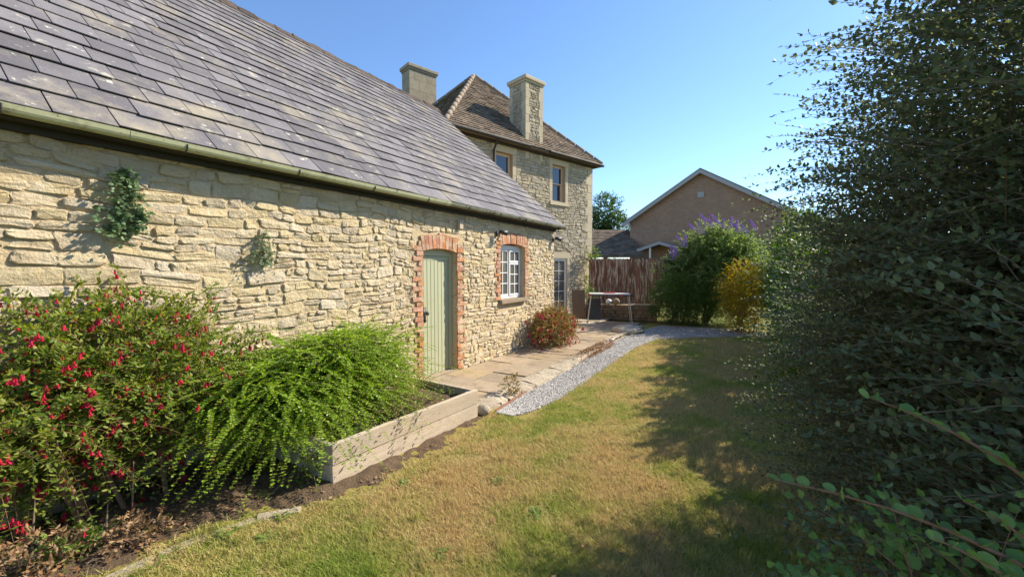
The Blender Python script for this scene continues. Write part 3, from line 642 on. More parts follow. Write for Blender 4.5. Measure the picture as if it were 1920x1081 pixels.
# low tiled building between
FL = (cp(4.6, 29), cR, -cF); lb = empty('low_tiled_building', tuple(cp(7, 30)), 'low building with brown tiled roof above the fence', 'building')
bm_ = MB(); bm_.fbox(FL, 0, 4.3, -6, 0, 0, 2.45); bm_.build('wall', M['farbrick'], lb)
g = random.Random(5)
c = [cp(4.4, 28.7, 2.52), cp(9.0, 28.7, 2.52), cp(9.0, 32.2, 4.62), cp(4.4, 32.2, 4.62)]
MB().hexa(c + [p + V(0, 0, .12) for p in c]).build('roof', M['tile'], lb)
ta = V(c[0][0], c[0][1], c[0][2] + .12); au = (c[1] - c[0]); au /= np.linalg.norm(au); uu = c[3] - c[0]; ul = np.linalg.norm(uu); uu /= ul; nn2 = np.cross(au, uu)
b = MB()
for i in range(int(ul / .25)):
    y = -.2 * (i % 2)
    while y < 4.5:
        cc = [ta + au * yy + uu * (i * .25 + q) + nn2 * (d + t) for t in (-.02, 0) for q, yy, d in ((0, max(y, 0) + .005, .05), (0, min(y + .33, 4.6) - .005, .05 + g.uniform(-.01, .01)), (.28, min(y + .33, 4.6) - .005, .012), (.28, max(y, 0) + .005, .012))]
        b.hexa(cc); y += .33
b.build('roof_tile_course', M['tile'], lb, kind='stuff')
for a in (.55, 2.0):
    r = empty('window', tuple(FL[0] + cR * a + V(0, 0, 1.6)), parent=lb)
    casement_window(r, fr_off(FL, .05), a, a + 1.1, 1.35, 2.38, 0, M['white'], M['glassd'], [(a + .05, a + .55, 1.4, 2.33, 1, 1, 0), (a + .56, a + 1.05, 1.4, 2.33, 1, 1, 0)], .06, .06)

# ------------------------------------------------------------------ paving, kerb, gravel
pt = MB().box(-4.19, -2.98, 3.95, 13.0, -.1, .035).build('patio', M['soil']); struct(pt)
ct = MB(); cy_ = [(-8.0, 9.3), (-4.19, 9.3), (-4.19, 13.6), (-6.2, 16.5), (-8, 11)]
ct = MB().add([(x, y, z) for z in (-.1, .03) for x, y in cy_], [(4, 3, 2, 1, 0), (5, 6, 7, 8, 9)] + [(i, (i + 1) % 5, 5 + (i + 1) % 5, 5 + i) for i in range(5)]).build('courtyard', M['kerb']); struct(ct)
g = random.Random(17); y = 4.0
while y < 12.9:
    ln = g.uniform(.42, .72); ln = min(ln, 13 - y); cut = sorted([g.uniform(.3, .45), g.uniform(.62, .75)] if g.random() < .5 else [g.uniform(.42, .6)]); xs = [0] + cut + [1]
    for i in range(len(xs) - 1):
        a, c_ = -4.165 + 1.17 * xs[i], -4.165 + 1.17 * xs[i + 1]; z = .058 + g.uniform(-.008, .008); sk = [g.uniform(-.012, .012) for _ in range(4)]; t = [g.uniform(-.005, .005) for _ in range(4)]
        cc = [(a + .008 + sk[0], y + .008 + sk[1]), (c_ - .008 + sk[1], y + .008 + sk[2]), (c_ - .008 + sk[2], y + ln - .008 + sk[3]), (a + .008 + sk[3], y + ln - .008 + sk[0])]
        MB().hexa([(p, q, .0) for p, q in cc] + [(p, q, z + t[j]) for j, (p, q) in enumerate(cc)]).build('flagstone', M['flag'], pt, bevel=.006)
    y += ln
kb = struct(MB().box(-2.98, -2.80, 4.1, 12.4, -.1, .02).build('kerb', M['kerb']))
y = 3.98
while y < 12.3:
    ln = g.uniform(.22, .52); xo = -2.72 - .05 * math.sin(y * .9) + g.uniform(-.02, .02) - (.12 if y > 8 else 0); v = []; f = []
    K = 4; prof = [(-2.99, .0), (-2.985, .066), (-2.9, .075), (-2.8, .07), (xo - .015, .045), (xo, .0)]
    for i in range(K + 1):
        yy = y + .004 + (ln - .008) * i / K
        for (px_, pz_) in prof: v.append((px_ + (g.uniform(-.016, .016) if px_ > -2.95 else 0), yy, pz_ + (g.uniform(-.016, .014) if pz_ > 0 else -.02)))
    n = len(prof); f = [(i * n + j, i * n + j + 1, (i + 1) * n + j + 1, (i + 1) * n + j) for i in range(K) for j in range(n - 1)] + [tuple(range(n)), tuple(range(K * n, K * n + n))[::-1]]
    MB().add(v, f).build('kerbstone', M['kerb'], kb); y += ln
# gravel strip that bends right in front of the shrubs
GL = [(4.08, -2.60, -2.46), (4.35, -2.69, -2.30), (5, -2.68, -2.20), (7, -2.72, -2.22), (9, -2.8, -2.24), (10.4, -2.8, -2.05), (11.1, -2.75, -1.35), (11.7, -2.7, -.5), (12.2, -2.6, .3), (13.3, -2.4, .3)]
def gl(y): return np.interp(y, [q[0] for q in GL], [q[1] for q in GL]), np.interp(y, [q[0] for q in GL], [q[2] for q in GL])
yy = np.linspace(4.08, 13.3, 60); lft, rgt = gl(yy)
gv = struct(MB().add([p for i in range(60) for p in ((lft[i], yy[i], .006), (rgt[i] + .03 * math.sin(i * 2.1), yy[i], .006))], [(2 * i, 2 * i + 1, 2 * i + 3, 2 * i + 2) for i in range(59)]).build('gravel_path', M['gravelbase']))
def pebbles():
    n = 26000; y = 4.1 + 9.1 * rng.random(n) ** 1.5; a, c = gl(y); x = a + (c - a + .03) * rng.random(n) + np.abs(rng.normal(0, .03, n)) * (rng.random(n) < .15); r = (.006 + .008 * rng.random(n)) * np.where(y > 8, 1.3, 1)
    base = np.array([(1, 0, 0), (-1, 0, 0), (0, 1, 0), (0, -1, 0), (0, 0, .7), (0, 0, -.7)]); v = base[None] * r[:, None, None] * rng.uniform(.6, 1.3, (n, 6, 1))
    t = rng.random(n) * 6.28; cs, sn = np.cos(t)[:, None], np.sin(t)[:, None]; tl = rng.uniform(-.7, .7, (n, 1))
    vx = v[..., 0] * cs - v[..., 1] * sn; vy = v[..., 0] * sn + v[..., 1] * cs; vz = v[..., 2] + tl * v[..., 0]
    v = np.stack([vx + x[:, None], vy + y[:, None], vz + .008 + .006 * rng.random((n, 1))], 2)
    tri = np.array([(0, 2, 4), (2, 1, 4), (1, 3, 4), (3, 0, 4), (2, 0, 5), (1, 2, 5), (3, 1, 5), (0, 3, 5)])
    lo = (tri[None] + 6 * np.arange(n)[:, None, None]).reshape(-1)
    tag(part_np('gravel', v.reshape(-1, 3), lo, np.full(8 * n, 3), M['gravel']), 'loose pale grey gravel along the kerb', 'gravel')
pebbles()
for side in (0,):
    y = 4.12; k = 0
    while y < (9.4 if side == 0 else 10.2):
        ln = g.uniform(.5, .9); p = [(gl(t)[side] + (-.01 if side == 0 else .012) + .008 * math.sin(t * 9), t) for t in (y, y + ln - .01)]
        MB().hexa([(p[0][0] - .012, p[0][1], -.03), (p[0][0] + .012, p[0][1], -.03), (p[1][0] + .012, p[1][1], -.03), (p[1][0] - .012, p[1][1], -.03)] + [(p[0][0] - .012, p[0][1], .028), (p[0][0] + .012, p[0][1], .03), (p[1][0] + .012, p[1][1], .03), (p[1][0] - .012, p[1][1], .028)]).build('edging_strip', M['edging'], gv); y += ln

# ------------------------------------------------------------------ raised timber bed
bd = empty('raised_bed', (-3.3, 2.95, 0), 'weathered timber raised planting bed beside the lawn', 'planter')
NX, NY, FX, FY = -2.83, 2.05, -2.72, 3.88; d = V(FX - NX, FY - NY, 0); bl = np.linalg.norm(d); d /= bl; fb = (V(NX, NY, 0), d, V(d[1], -d[0], 0))
for i, (z0, z1) in enumerate(((-.02, .158), (.163, .325))):
    MB().fbox(fb, 0, bl, -.04, 0 + .004 * i, z0, z1, .004).build('plank', M['plank'], bd, bevel=.004)
    MB().fbox(fb, .002, .042, -1.15, -.043, z0, z1 - .006, .004).build('plank', M['plank'], bd, bevel=.004)
    MB().fbox(fb, bl - .042, bl - .002, -1.15, -.043, z0, z1 - .006, .004).build('plank', M['plank'], bd, bevel=.004)
    MB().fbox(fb, 0, bl, -1.195, -1.153, z0, z1 - .01, .004).build('plank', M['plank'], bd)
for a in (.045, bl - .105): MB().fbox(fb, a, a + .06, -.105, -.043, 0, .30).build('corner_post', M['plank'], bd)
def bed_soil():
    xs = np.linspace(.05, bl - .05, 30); ys = np.linspace(-1.14, -.05, 20); v = []; f = []
    for a in xs:
        for c in ys: p = fb[0] + fb[1] * a + fb[2] * c; v.append((p[0], p[1], .235 + .02 * math.sin(a * 9) * math.sin(c * 7) + random.uniform(-.008, .008)))
    for i in range(29):
        for j in range(19): f.append((i * 20 + j, i * 20 + j + 1, i * 20 + 21 + j, i * 20 + 20 + j))
    MB().add(v, f).build('soil', M['soil'], bd, True)
bed_soil()

# ------------------------------------------------------------------ fence, low wall, table and clutter
fS = cp(2.98, 16.1); fE = cp(5.6, 15.6); fu = (fE - fS) / np.linalg.norm(fE - fS); fn = V(fu[1], -fu[0], 0); FF = (fS, fu, fn); fl = np.linalg.norm(fE - fS)
fc = empty('wooden_fence', tuple((fS + fE) / 2), 'brown plank fence with peeling paint and pointed tops beside house', 'fence')
g = random.Random(23); a = 0; i = 0
while a < fl:
    wd = g.uniform(.125, .145); o2 = .03 if i % 2 else 0; zt = 2.1 + g.uniform(-.03, .03); c = []
    for nn3 in (o2, o2 + .016):
        for s, z in ((a, .35), (a + wd + .01, .35), (a + wd + .01, zt - .05), (a + wd / 2, zt + .03), (a, zt - .05)): c.append(FF[0] + fu * s + fn * nn3 + V(0, 0, z))
    MB().add(c, [(4, 3, 2, 1, 0), (5, 6, 7, 8, 9)] + [(j, (j + 1) % 5, 5 + (j + 1) % 5, 5 + j) for j in range(5)]).build('board', M['fence'], fc); a += wd; i += 1
for z in (.7, 1.75): MB().fbox(FF, 0, fl, -.05, -.002, z, z + .08).build('rail', M['fence'], fc)
for a in (.02, fl / 2, fl - .1): MB().fbox(FF, a, a + .09, -.14, -.052, 0, 2.0).build('post', M['fence'], fc)
lS = cp(2.55, 14.4); lE = cp(4.75, 13.6); lu = (lE - lS) / np.linalg.norm(lE - lS); ln_ = V(lu[1], -lu[0], 0); FW = (lS, lu, ln_); ll = np.linalg.norm(lE - lS)
lw = empty('low_stone_wall', tuple((lS + lE) / 2), 'low rough retaining wall under the fence', 'wall')
cr = MB().fbox(FW, 0, ll, -1.2, 0, -.05, .47).build('earth_core', M['soil'], lw)
lay_rubble(rubble_cells(0, ll, .0, .46, [], (.06, .12), (.14, .36), random.Random(9), .5), FW, lw, M['dstone'], 10, limit=80, prot=.04)
a = 0
while a < ll - .1:
    e = min(a + g.uniform(.25, .45), ll); MB().fbox(FW, a + .006, e - .006, -.28, .06, .465, .51, .012).build('coping_stone', M['dstone'], lw); a = e
def on_wall(a, d, z=.51): return FW[0] + lu * a + ln_ * d + V(0, 0, z)
for a, r0, m, lab in ((.78, .11, 'white', 'white rounded ornamental stone on the low wall'), (1.02, .13, 'flag', 'cream rounded ornamental stone on the low wall')):
    p = on_wall(a, -.1, .51 + r0 * .82); tag(MB().blob(p, r0, r0, r0 * .85, int(r0 * 99), 12, 8, .06).build('ornamental_stone', M[m], None, True), lab, 'stone')
p = on_wall(1.65, -.08, .515); tag(MB().fbox((p, lu, ln_), 0, .55, -.05, .05, 0, .035, .003).build('loose_plank', M['plank']), 'short pale plank lying on the low wall', 'plank')
tb = empty('trestle_table', tuple(cp(3.15, 13.0)), 'folding table on thin metal legs before the low wall', 'table')
tc = cp(3.12, 13.05); tu = (cR * .985 - cF * .17); tn = V(tu[1], -tu[0], 0); FT = (tc, tu, tn)
MB().fbox(FT, -.68, .55, -.28, .28, .925, .955).build('table_top', M['tabletop'], tb, bevel=.006)
MB().fbox(FT, -.72, .66, -.25, -.21, .885, .923).build('rail', M['iron'], tb); MB().fbox(FT, -.72, .66, .21, .25, .885, .923).build('rail', M['iron'], tb)
def P3(a, d, z): return FT[0] + tu * a + tn * d + V(0, 0, z)
for a in (-.62, .52):
    s = -.10 if a < 0 else .10
    MB().tube([P3(a, .23, .9), P3(a + s, .28, .045)], .014, 8).build('leg', M['steel'], tb); MB().tube([P3(a, -.23, .9), P3(a + s, -.28, .045)], .014, 8).build('leg', M['steel'], tb)
    MB().tube([P3(a + s, .28, .045), P3(a + s, -.28, .045)], .014, 8).build('foot_bar', M['steel'], tb)
for a in (-.70, .28): MB().tube([P3(a, .26, .905), P3(a, .30, .905)], .035, 10).build('hinge_knob', M['red'], tb)
b = MB(); b.fbox(FT, -.22, .12, -.1, .06, .957, .985, .006); tag(b.build('red_cloth', M['red'], None, bevel=.008), 'red folded cloth lying on the table top', 'cloth')
q = FT[0] - tu * .50 - tn * .35
tag(MB().add([q + tu * a + tn * d_ + V(0, 0, z) for d_, z in ((.0, .06), (.05, .06), (-.18, .75), (-.23, .75)) for a in (-.22, .2)], [(0, 1, 3, 2), (4, 5, 7, 6), (2, 3, 5, 4), (6, 7, 1, 0), (1, 7, 5, 3), (0, 2, 4, 6)]).build('black_panel', M['iron']), 'black panel leaning against the wall behind the table', 'panel')
q = cp(2.28, 14.35)
tag(MB().add([q + cR * a - cF * d_ + V(0, 0, z) for d_, z in ((.3, .04), (.34, .04), (.04, 1.0), (.0, 1.0)) for a in (-.22, .22)], [(0, 1, 3, 2), (4, 5, 7, 6), (2, 3, 5, 4), (6, 7, 1, 0), (1, 7, 5, 3), (0, 2, 4, 6)]).build('timber_board', M['bark']), 'dark weathered board leaning by the house corner', 'board')
tag(MB().blob((-2.95, 11.2, .07), .42, .55, .13, 4, 12, 6, .1).build('rock', M['kerb'], None, True), 'flat grey rock at the end of the patio', 'rock')
tag(MB().blob((-2.72, 3.99, .05), .09, .07, .07, 5, 9, 6, .12).build('rock', M['kerb'], None, True), 'small grey rock at the far corner of the raised bed', 'rock')
tg = empty('hand_trowel', (-2.85, 9.6, .08), 'pale hand trowel lying on the kerb', 'trowel')
MB().tube([(-2.9, 9.75, .105), (-2.86, 9.62, .10)], .014, 8).build('handle', M['plank'], tg); MB().hexa([(-2.89, 9.6, .078), (-2.80, 9.57, .078), (-2.80, 9.42, .078), (-2.84, 9.40, .078), (-2.89, 9.6, .088), (-2.80, 9.57, .088), (-2.80, 9.42, .084), (-2.84, 9.40, .084)]).build('blade', M['white'], tg)

# ------------------------------------------------------------------ plants
UP = V(0, 0, 1)
def nrm(a): return a / np.maximum(np.linalg.norm(a, axis=-1, keepdims=True), 1e-9)
class Fol:
    """leaves and thin stems of one plant, gathered as arrays"""
    def __init__(s): s.L = []; s.S = []; s.tips = []
    def leaves(s, P, A, W, ll, lw, fold=.25, simple=False):
        Nn = nrm(np.cross(A, W)); ll = np.asarray(ll)[..., None]; lw = np.asarray(lw)[..., None]
        a = A * ll; w_ = W * lw; f = Nn * lw * fold
        if simple: v = np.stack([P, P + a * .45 + w_ + f, P + a, P + a * .45 - w_ + f], -2); k = 4
        else: v = np.stack([P, P + a * .28 + w_ * .85 + f, P + a * .66 + w_ * .8 + f, P + a - Nn * lw * .2, P + a * .66 - w_ * .8 + f, P + a * .28 - w_ * .85 + f], -2); k = 6
        s.L.append((v.reshape(-1, 3), k))
    def shoots(s, p0, d, ln, droop, n, ll, lw, opp=False, t0=.08, spread=.85, jit=.3, taper=.35, simple=False, stem=.002, roll=.6, seg=4, up=.25):
        m = len(p0); d = nrm(d); ln = np.broadcast_to(np.asarray(ln, float), (m,)); droop = np.broadcast_to(np.asarray(droop, float), (m,))
        t = np.linspace(t0, 1, n)[None, :, None] + (rng.random((m, n, 1)) - .5) * (.5 / n); LN = ln[:, None, None]; DR = droop[:, None, None]
        P = p0[:, None] + d[:, None] * LN * t - UP * DR * LN * t ** 2
        T = nrm(d[:, None] - UP * 2 * DR * t)
        side = nrm(np.cross(T, UP + rng.normal(0, roll, (m, 1, 3)))); sg = np.where(np.arange(n) % 2 == 0, 1, -1)[None, :, None]
        for k in ((1, -1) if opp else (1,)):
            A = nrm(T * (1 - spread * .6) + side * sg * k * spread + UP * up + rng.normal(0, jit, (m, n, 3)))
            W = nrm(np.cross(A, UP + rng.normal(0, .45, (m, n, 3)))); sc = (1 - taper * t[..., 0]) * rng.uniform(.75, 1.2, (m, n))
            s.leaves(P, A, W, ll * sc, lw * sc, simple=simple)
        tip = P[:, -1]; A = nrm(T[:, -1] + rng.normal(0, .1, (m, 3))); W = nrm(np.cross(A, UP + rng.normal(0, .3, (m, 3)))); s.leaves(tip, A, W, np.full(m, ll * .7), np.full(m, lw * .6), simple=simple)
        if stem:
            ts = np.linspace(0, 1, seg + 1)[None, :, None]; Q = p0[:, None] + d[:, None] * LN * ts - UP * DR * LN * ts ** 2; TT = nrm(d[:, None] - UP * 2 * DR * ts)
            a = nrm(np.cross(TT, UP + .01)); b = np.cross(TT, a); rr = stem * (1.15 - ts)
            ring = np.stack([Q + (a * math.cos(q) + b * math.sin(q)) * rr for q in (0, 2.094, 4.189)], 2)    # m, seg+1, 3, 3
            s.S.append(ring)
        s.tips.append((P, T))
        return P, T
    def build(s, root, lm, sm, lname='foliage', sname='stems'):
        by = {}
        for v, k in s.L: by.setdefault(k, []).append(v)
        vs, lo, sz, b = [], [], [], 0
        for k, arrs in by.items():
            v = np.concatenate(arrs); n = len(v) // k; idx = (np.arange(n) * k)[:, None] + b
            pat = [0, 1, 2, 0, 2, 3] if k == 4 else [0, 1, 2, 3, 0, 3, 4, 5]; lo.append((idx + np.array(pat)[None]).ravel()); sz.append(np.full(n * 2, 3 if k == 4 else 4)); vs.append(v); b += len(v)
        if vs: part_np(lname, np.concatenate(vs), np.concatenate(lo), np.concatenate(sz), lm, root)
        vs, lo, b = [], [], 0
        for r in s.S:
            m, q = r.shape[:2]; idx = np.arange(m * q * 3).reshape(m, q, 3) + b
            f = np.stack([idx[:, :-1], np.roll(idx, -1, 2)[:, :-1], np.roll(idx, -1, 2)[:, 1:], idx[:, 1:]], -1); vs.append(r.reshape(-1, 3)); lo.append(f.ravel()); b += m * q * 3
        if vs: lo = np.concatenate(lo); part_np(sname, np.concatenate(vs), lo, np.full(len(lo) // 4, 4), sm, root)
def ball(n, c, r, bias=.5, zmin=None):
    u = nrm(rng.normal(0, 1, (n, 3))); q = rng.random((n, 1)) ** bias; p = np.array(c) + u * q * np.array(r)
    if zmin is not None: p[:, 2] = np.maximum(p[:, 2], zmin + .1 * rng.random(n))
    return p, nrm(u / np.array(r))
def limbs(root, base, targets, r0, m, name='limb'):
    g = random.Random(len(targets))
    for i, t in enumerate(targets):
        b = V(*base) + V(g.uniform(-.08, .08), g.uniform(-.08, .08), 0) * (3 if r0 < .03 else 1); t = np.array(t); pts = [b + (t - b) * q + V(g.uniform(-.06, .06), g.uniform(-.06, .06), .12 * math.sin(q * 3.1)) * (0 < q < 1) * min(1, np.linalg.norm(t - b)) for q in (0, .3, .6, .85, 1)]
        MB().tube(pts, [r0, r0 * .8, r0 * .55, r0 * .35, r0 * .18], 6).build(name, m, root)
def bush(name, label, cat, base, ells, lm, sm, n, ll, lw, ln=(.2, .45), droop=.2, group=None, nlimb=7, r0=.02, out=.7, upb=.35, rj=.5, bias=.4, zmin=.03, **k):
    root = empty(name, base, label, cat, group); F = Fol(); tg = []
    for c, r, cnt in ells:
        p, o = ball(cnt, c, r, bias, zmin); d = o * out + UP * upb + rng.normal(0, rj, p.shape)
        F.shoots(p, d, rng.uniform(ln[0], ln[1], cnt), droop, n, ll, lw, **k)
        q, _ = ball(max(2, nlimb // len(ells)), c, np.array(r) * .6, .6); tg += list(q)
    limbs(root, base, tg, r0, sm); return root, F
def fuchsia_flowers(root, P, T, count, size=1.0):
    i = rng.choice(P.shape[0], count); j = rng.integers(P.shape[1] // 2, P.shape[1], count); c = P[i, j]; b = MB()
    for q in c:
        n = random.randint(1, 3)
        for _ in range(n):
            a = q + rng.normal(0, .012, 3); l_ = random.uniform(.02, .04); z0 = a[2] - l_; s = size * random.uniform(.8, 1.15); w0 = .0045 * s
            b.add([(a[0], a[1], a[2]), (a[0] + .001, a[1] + .001, z0), (a[0] - .001, a[1] + .001, z0)], [(0, 1, 2)])
            k = 5; rings = [(w0, 0), (w0 * 1.5, -.014 * s)]; v = []
            for r_, z in rings: v += [(a[0] + r_ * math.cos(t * 6.283 / k), a[1] + r_ * math.sin(t * 6.283 / k), z0 + z) for t in range(k)]
            b.add(v, [(t, (t + 1) % k, k + (t + 1) % k, k + t) for t in range(k)])
            ph = random.random() * 6
            for t in range(4):
                x, y = math.cos(ph + t * 1.571), math.sin(ph + t * 1.571); o = V(a[0], a[1], z0 - .013 * s)
                b.add([o + V(-y, x, 0) * .004 * s, o + V(y, -x, 0) * .004 * s, o + V(x * .014 + y * .004, y * .014 - x * .004, -.012) * s, o + V(x * .021, y * .021, -.016) * s, o + V(x * .014 - y * .004, y * .014 + x * .004, -.012) * s], [(0, 1, 2, 3, 4)])
            o = V(a[0], a[1], z0 - .012 * s); v = [o] + [o + V(.008 * math.cos(t * 1.571) * s, .008 * math.sin(t * 1.571) * s, -.019 * s) for t in range(4)]
            b.add(v, [(0, 1 + t, 1 + (t + 1) % 4) for t in range(4)])
    b.build('flowers', M['f_red'], root, kind='stuff')

# large fuchsia against the wall, left
fu_, F = bush('fuchsia_shrub', 'large fuchsia full of hanging red flowers against the wall at left', 'shrub', (-4.0, 1.1, .0),
    [((-4.0, .85, .95), (.42, .75, .50), 560), ((-3.95, 1.45, .88), (.42, .5, .42), 330), ((-3.75, .62, .75), (.36, .45, .30), 220), ((-4.02, 1.1, 1.28), (.14, .8, .22), 110), ((-4.06, .8, .42), (.10, .9, .34), 260)],
    M['l_fuc'], M['pink_twig'], 11, .046, .0115, (.25, .55), .42, opp=True, nlimb=14, r0=.018, upb=.45, bias=.55, zmin=.12, jit=.28)
P = np.concatenate([q[0] for q in F.tips]); fuchsia_flowers(fu_, P, None, 760, .95); F.build(fu_, M['l_fuc'], M['pink_twig'])
# box honeysuckle spilling over the raised bed
lo_ = empty('box_honeysuckle', (-3.55, 2.65, .22), 'bright green arching shrub spilling over the raised bed', 'shrub'); F = Fol()
def sprays(n, c, rx, ry, z0, z1):
    th = rng.random(n) * 2 * np.pi; h = rng.random(n) ** .8; el = np.radians(-4 + 14 * rng.random(n) + 34 * h * rng.random(n)); k = 1 - .38 * h
    p = np.stack([c[0] + rng.normal(0, .16 * rx, n), c[1] + rng.normal(0, .22 * ry, n), z0 + (z1 - z0) * h], 1)
    d = np.stack([np.cos(th) * np.cos(el) * rx, np.sin(th) * np.cos(el) * ry, np.sin(el) * .8], 1); l_ = np.linalg.norm(d, axis=1) * k * rng.uniform(.75, 1.2, n)
    p[:, 0] = np.maximum(p[:, 0], -4.05); e = p + nrm(d) * l_[:, None]; q = e[:, 0] < -4.12; l_[q] *= np.clip((p[q, 0] + 4.13) / np.maximum(p[q, 0] - e[q, 0], .01), .1, 1)
    F.shoots(p, d, l_, rng.uniform(.18, .42, n), 32, .027, .0115, opp=True, t0=.12, spread=.95, jit=.16, taper=.4, simple=True, stem=.0024, roll=.12, up=.1, seg=6)
sprays(640, (-3.48, 2.50), .84, 1.08, .36, 1.04); sprays(420, (-3.54, 1.98), .90, .90, .36, .90); sprays(380, (-3.55, 2.98), .62, .78, .38, 1.02)
p, o = ball(1500, (-3.60, 2.5, .52), (.5, 1.0, .40), .5); p[:, 0] = np.maximum(p[:, 0], -4.1); F.shoots(p, o + UP * .1, .2, .2, 14, .022, .0095, opp=True, simple=True, stem=.0015)
limbs(lo_, (-3.55, 2.65, .22), [(-3.6 + .45 * math.cos(t), 2.6 + .8 * math.sin(t), .75) for t in np.arange(0, 6.2, .6)], .014, M['twig']); F.build(lo_, M['l_lon'], M['twig'])
# small fuchsia under the window
fs, F = bush('fuchsia_shrub', 'small rounded sunburnt red fuchsia on the patio beneath the white window', 'shrub', (-3.75, 8.2, .06),
    [((-3.72, 8.2, .42), (.40, .72, .36), 420), ((-3.8, 8.5, .55), (.3, .5, .3), 140)], M['l_fuc2'], M['pink_twig'], 10, .038, .013, (.16, .34), .3, opp=True, nlimb=9, r0=.010, zmin=.1)
P = np.concatenate([q[0] for q in F.tips]); fuchsia_flowers(fs, P, None, 240, 1.5); F.build(fs, M['l_fuc2'], M['pink_twig'])
# buddleia with purple spikes
def spikes(root, tips, mat, ln, r):
    b = MB()
    for p, t in tips:
        t = np.array(t) / np.linalg.norm(t); n = 34
        for i in range(n):
            q = i / n; a = i * 2.4; c = p + t * ln * q - UP * ln * .25 * q * q; s = r * (1 - q * .75); x = np.cross(t, UP); x = x / max(np.linalg.norm(x), .01); y = np.cross(t, x); o = c + (x * math.cos(a) + y * math.sin(a)) * s; e = r * .55
            b.add([o + V(e, 0, 0), o + V(-e * .5, e * .8, 0), o + V(-e * .5, -e * .8, 0), o + V(0, 0, e)], [(0, 1, 3), (1, 2, 3), (2, 0, 3), (2, 1, 0)])
    b.build('flower_spikes', mat, root, kind='stuff')
bu, F = bush('buddleia', 'tall buddleia with purple flower spikes in front of brick gable', 'shrub', (-1.35, 14.5, 0),
    [((-1.1, 14.6, 1.35), (1.4, 1.0, 1.15), 900), ((-.95, 14.6, 2.2), (1.0, .75, .68), 420)], M['l_bud'], M['twig'], 12, .13, .022, (.4, .9), .25, opp=True, nlimb=10, r0=.04, upb=.6, stem=.005)
tips = []
for (x, y) in ((-2.1, 14.2), (-1.95, 14.0), (-1.4, 14.1), (-1.25, 13.9), (-1.0, 14.2), (-.8, 14.0), (-.55, 14.3), (-1.6, 14.3), (-.35, 14.2), (-1.15, 14.4), (-2.2, 13.7), (-1.85, 13.6), (-.9, 14.5), (-.2, 13.9), (0, 14.1), (-1.5, 13.7), (-2.3, 14.1), (-.65, 13.8)):
    z = 3.0 - .5 * (x + .85) ** 2 + random.uniform(-.15, .15); tips.append((V(x, y, max(z, 1.4)), V(random.uniform(-.6, .4), -.3, .9)))
spikes(bu, tips, M['f_pur'], .5, .058); F.build(bu, M['l_bud'], M['twig'])
gb, F = bush('green_shrub', 'rounded dark green shrub at the end of the fence', 'shrub', (-2.05, 13.55, 0), [((-1.95, 13.6, .72), (.95, .75, .8), 1700)], M['l_grn'], M['twig'], 14, .05, .014, (.15, .35), .2, nlimb=8, r0=.02, simple=True, stem=.002); F.build(gb, M['l_grn'], M['twig'])
ye, F = bush('golden_shrub', 'yellow and gold shrub beside the buddleia', 'shrub', (-.22, 12.75, 0), [((-.20, 12.8, .95), (.62, .7, .98), 1300)], M['l_yel'], M['twig'], 14, .05, .016, (.15, .4), .25, nlimb=8, r0=.02, simple=True, stem=.002); F.build(ye, M['l_yel'], M['twig'])
iv, F = bush('ivy_mound', 'dark ivy mound hanging over the fence end', 'ivy', (-2.15, 14.75, 0), [((-2.2, 14.9, 1.8), (.5, .35, .45), 330), ((-2.05, 14.9, .9), (.55, .35, .9), 260)], M['l_dark'], M['twig'], 10, .075, .03, (.15, .35), .4, nlimb=5, r0=.02, simple=True); F.build(iv, M['l_dark'], M['twig'])
vn, F = bush('climbing_vine', 'yellow-green vine showing over the fence by the house corner', 'vine', tuple(cp(3.15, 16.6)), [(cp(3.2, 16.6, 2.2), (.16, .16, .32), 60), (cp(3.15, 16.6, 1.2), (.15, .15, 1.0), 60)], M['l_yel'], M['twig'], 9, .07, .026, (.12, .3), .3, nlimb=3, r0=.015, simple=True); F.build(vn, M['l_weed'], M['twig'])
wp, F = bush('potted_herb', 'small green plant growing at the foot of the fence by the house', 'plant', tuple(cp(2.75, 14.6, .46)), [(cp(2.75, 14.65, .8), (.25, .2, .3), 110)], M['l_grn'], M['twig'], 9, .05, .014, (.12, .28), .3, nlimb=3, r0=.008, simple=True); F.build(wp, M['l_grn'], M['twig'])
# tall cotoneaster in the right foreground
ctn, F = bush('cotoneaster', 'tall dark backlit cotoneaster filling the right foreground', 'shrub', (1.2, 2.6, 0),
    [((1.28, 2.6, 1.85), (.72, 1.12, 1.75), 4700), ((1.02, 3.2, 1.15), (.62, .8, 1.1), 1700), ((1.05, 1.6, .9), (.45, .6, .8), 800), ((1.7, 3.0, 1.6), (.7, 1.2, 1.5), 1400), ((.85, 3.8, 1.2), (.40, .45, .55), 450)],
    M['l_cot'], M['twig'], 26, .035, .0115, (.38, .78), .25, nlimb=28, r0=.026, out=.8, upb=.3, rj=.38, bias=.5, zmin=.08, stem=.0022, roll=.5, spread=.85, jit=.22)
n = 110; p = np.stack([.72 + .25 * rng.random(n), 2.0 + 1.6 * rng.random(n), 1.5 + 1.5 * rng.random(n)], 1); d = np.stack([-.8 - .3 * rng.random(n), -.1 + .5 * rng.normal(0, .6, n), .3 + .35 * rng.random(n)], 1)
F.shoots(p, d, rng.uniform(.35, .6, n), .2, 20, .034, .010, stem=.0026, roll=.6, jit=.25)
n = 90; p = np.stack([.42 + .25 * rng.random(n), 2.6 + 1.2 * rng.random(n), .5 + 1.7 * rng.random(n)], 1); d = np.stack([-.9 - .2 * rng.random(n), rng.normal(.1, .4, n), rng.normal(.1, .25, n)], 1)
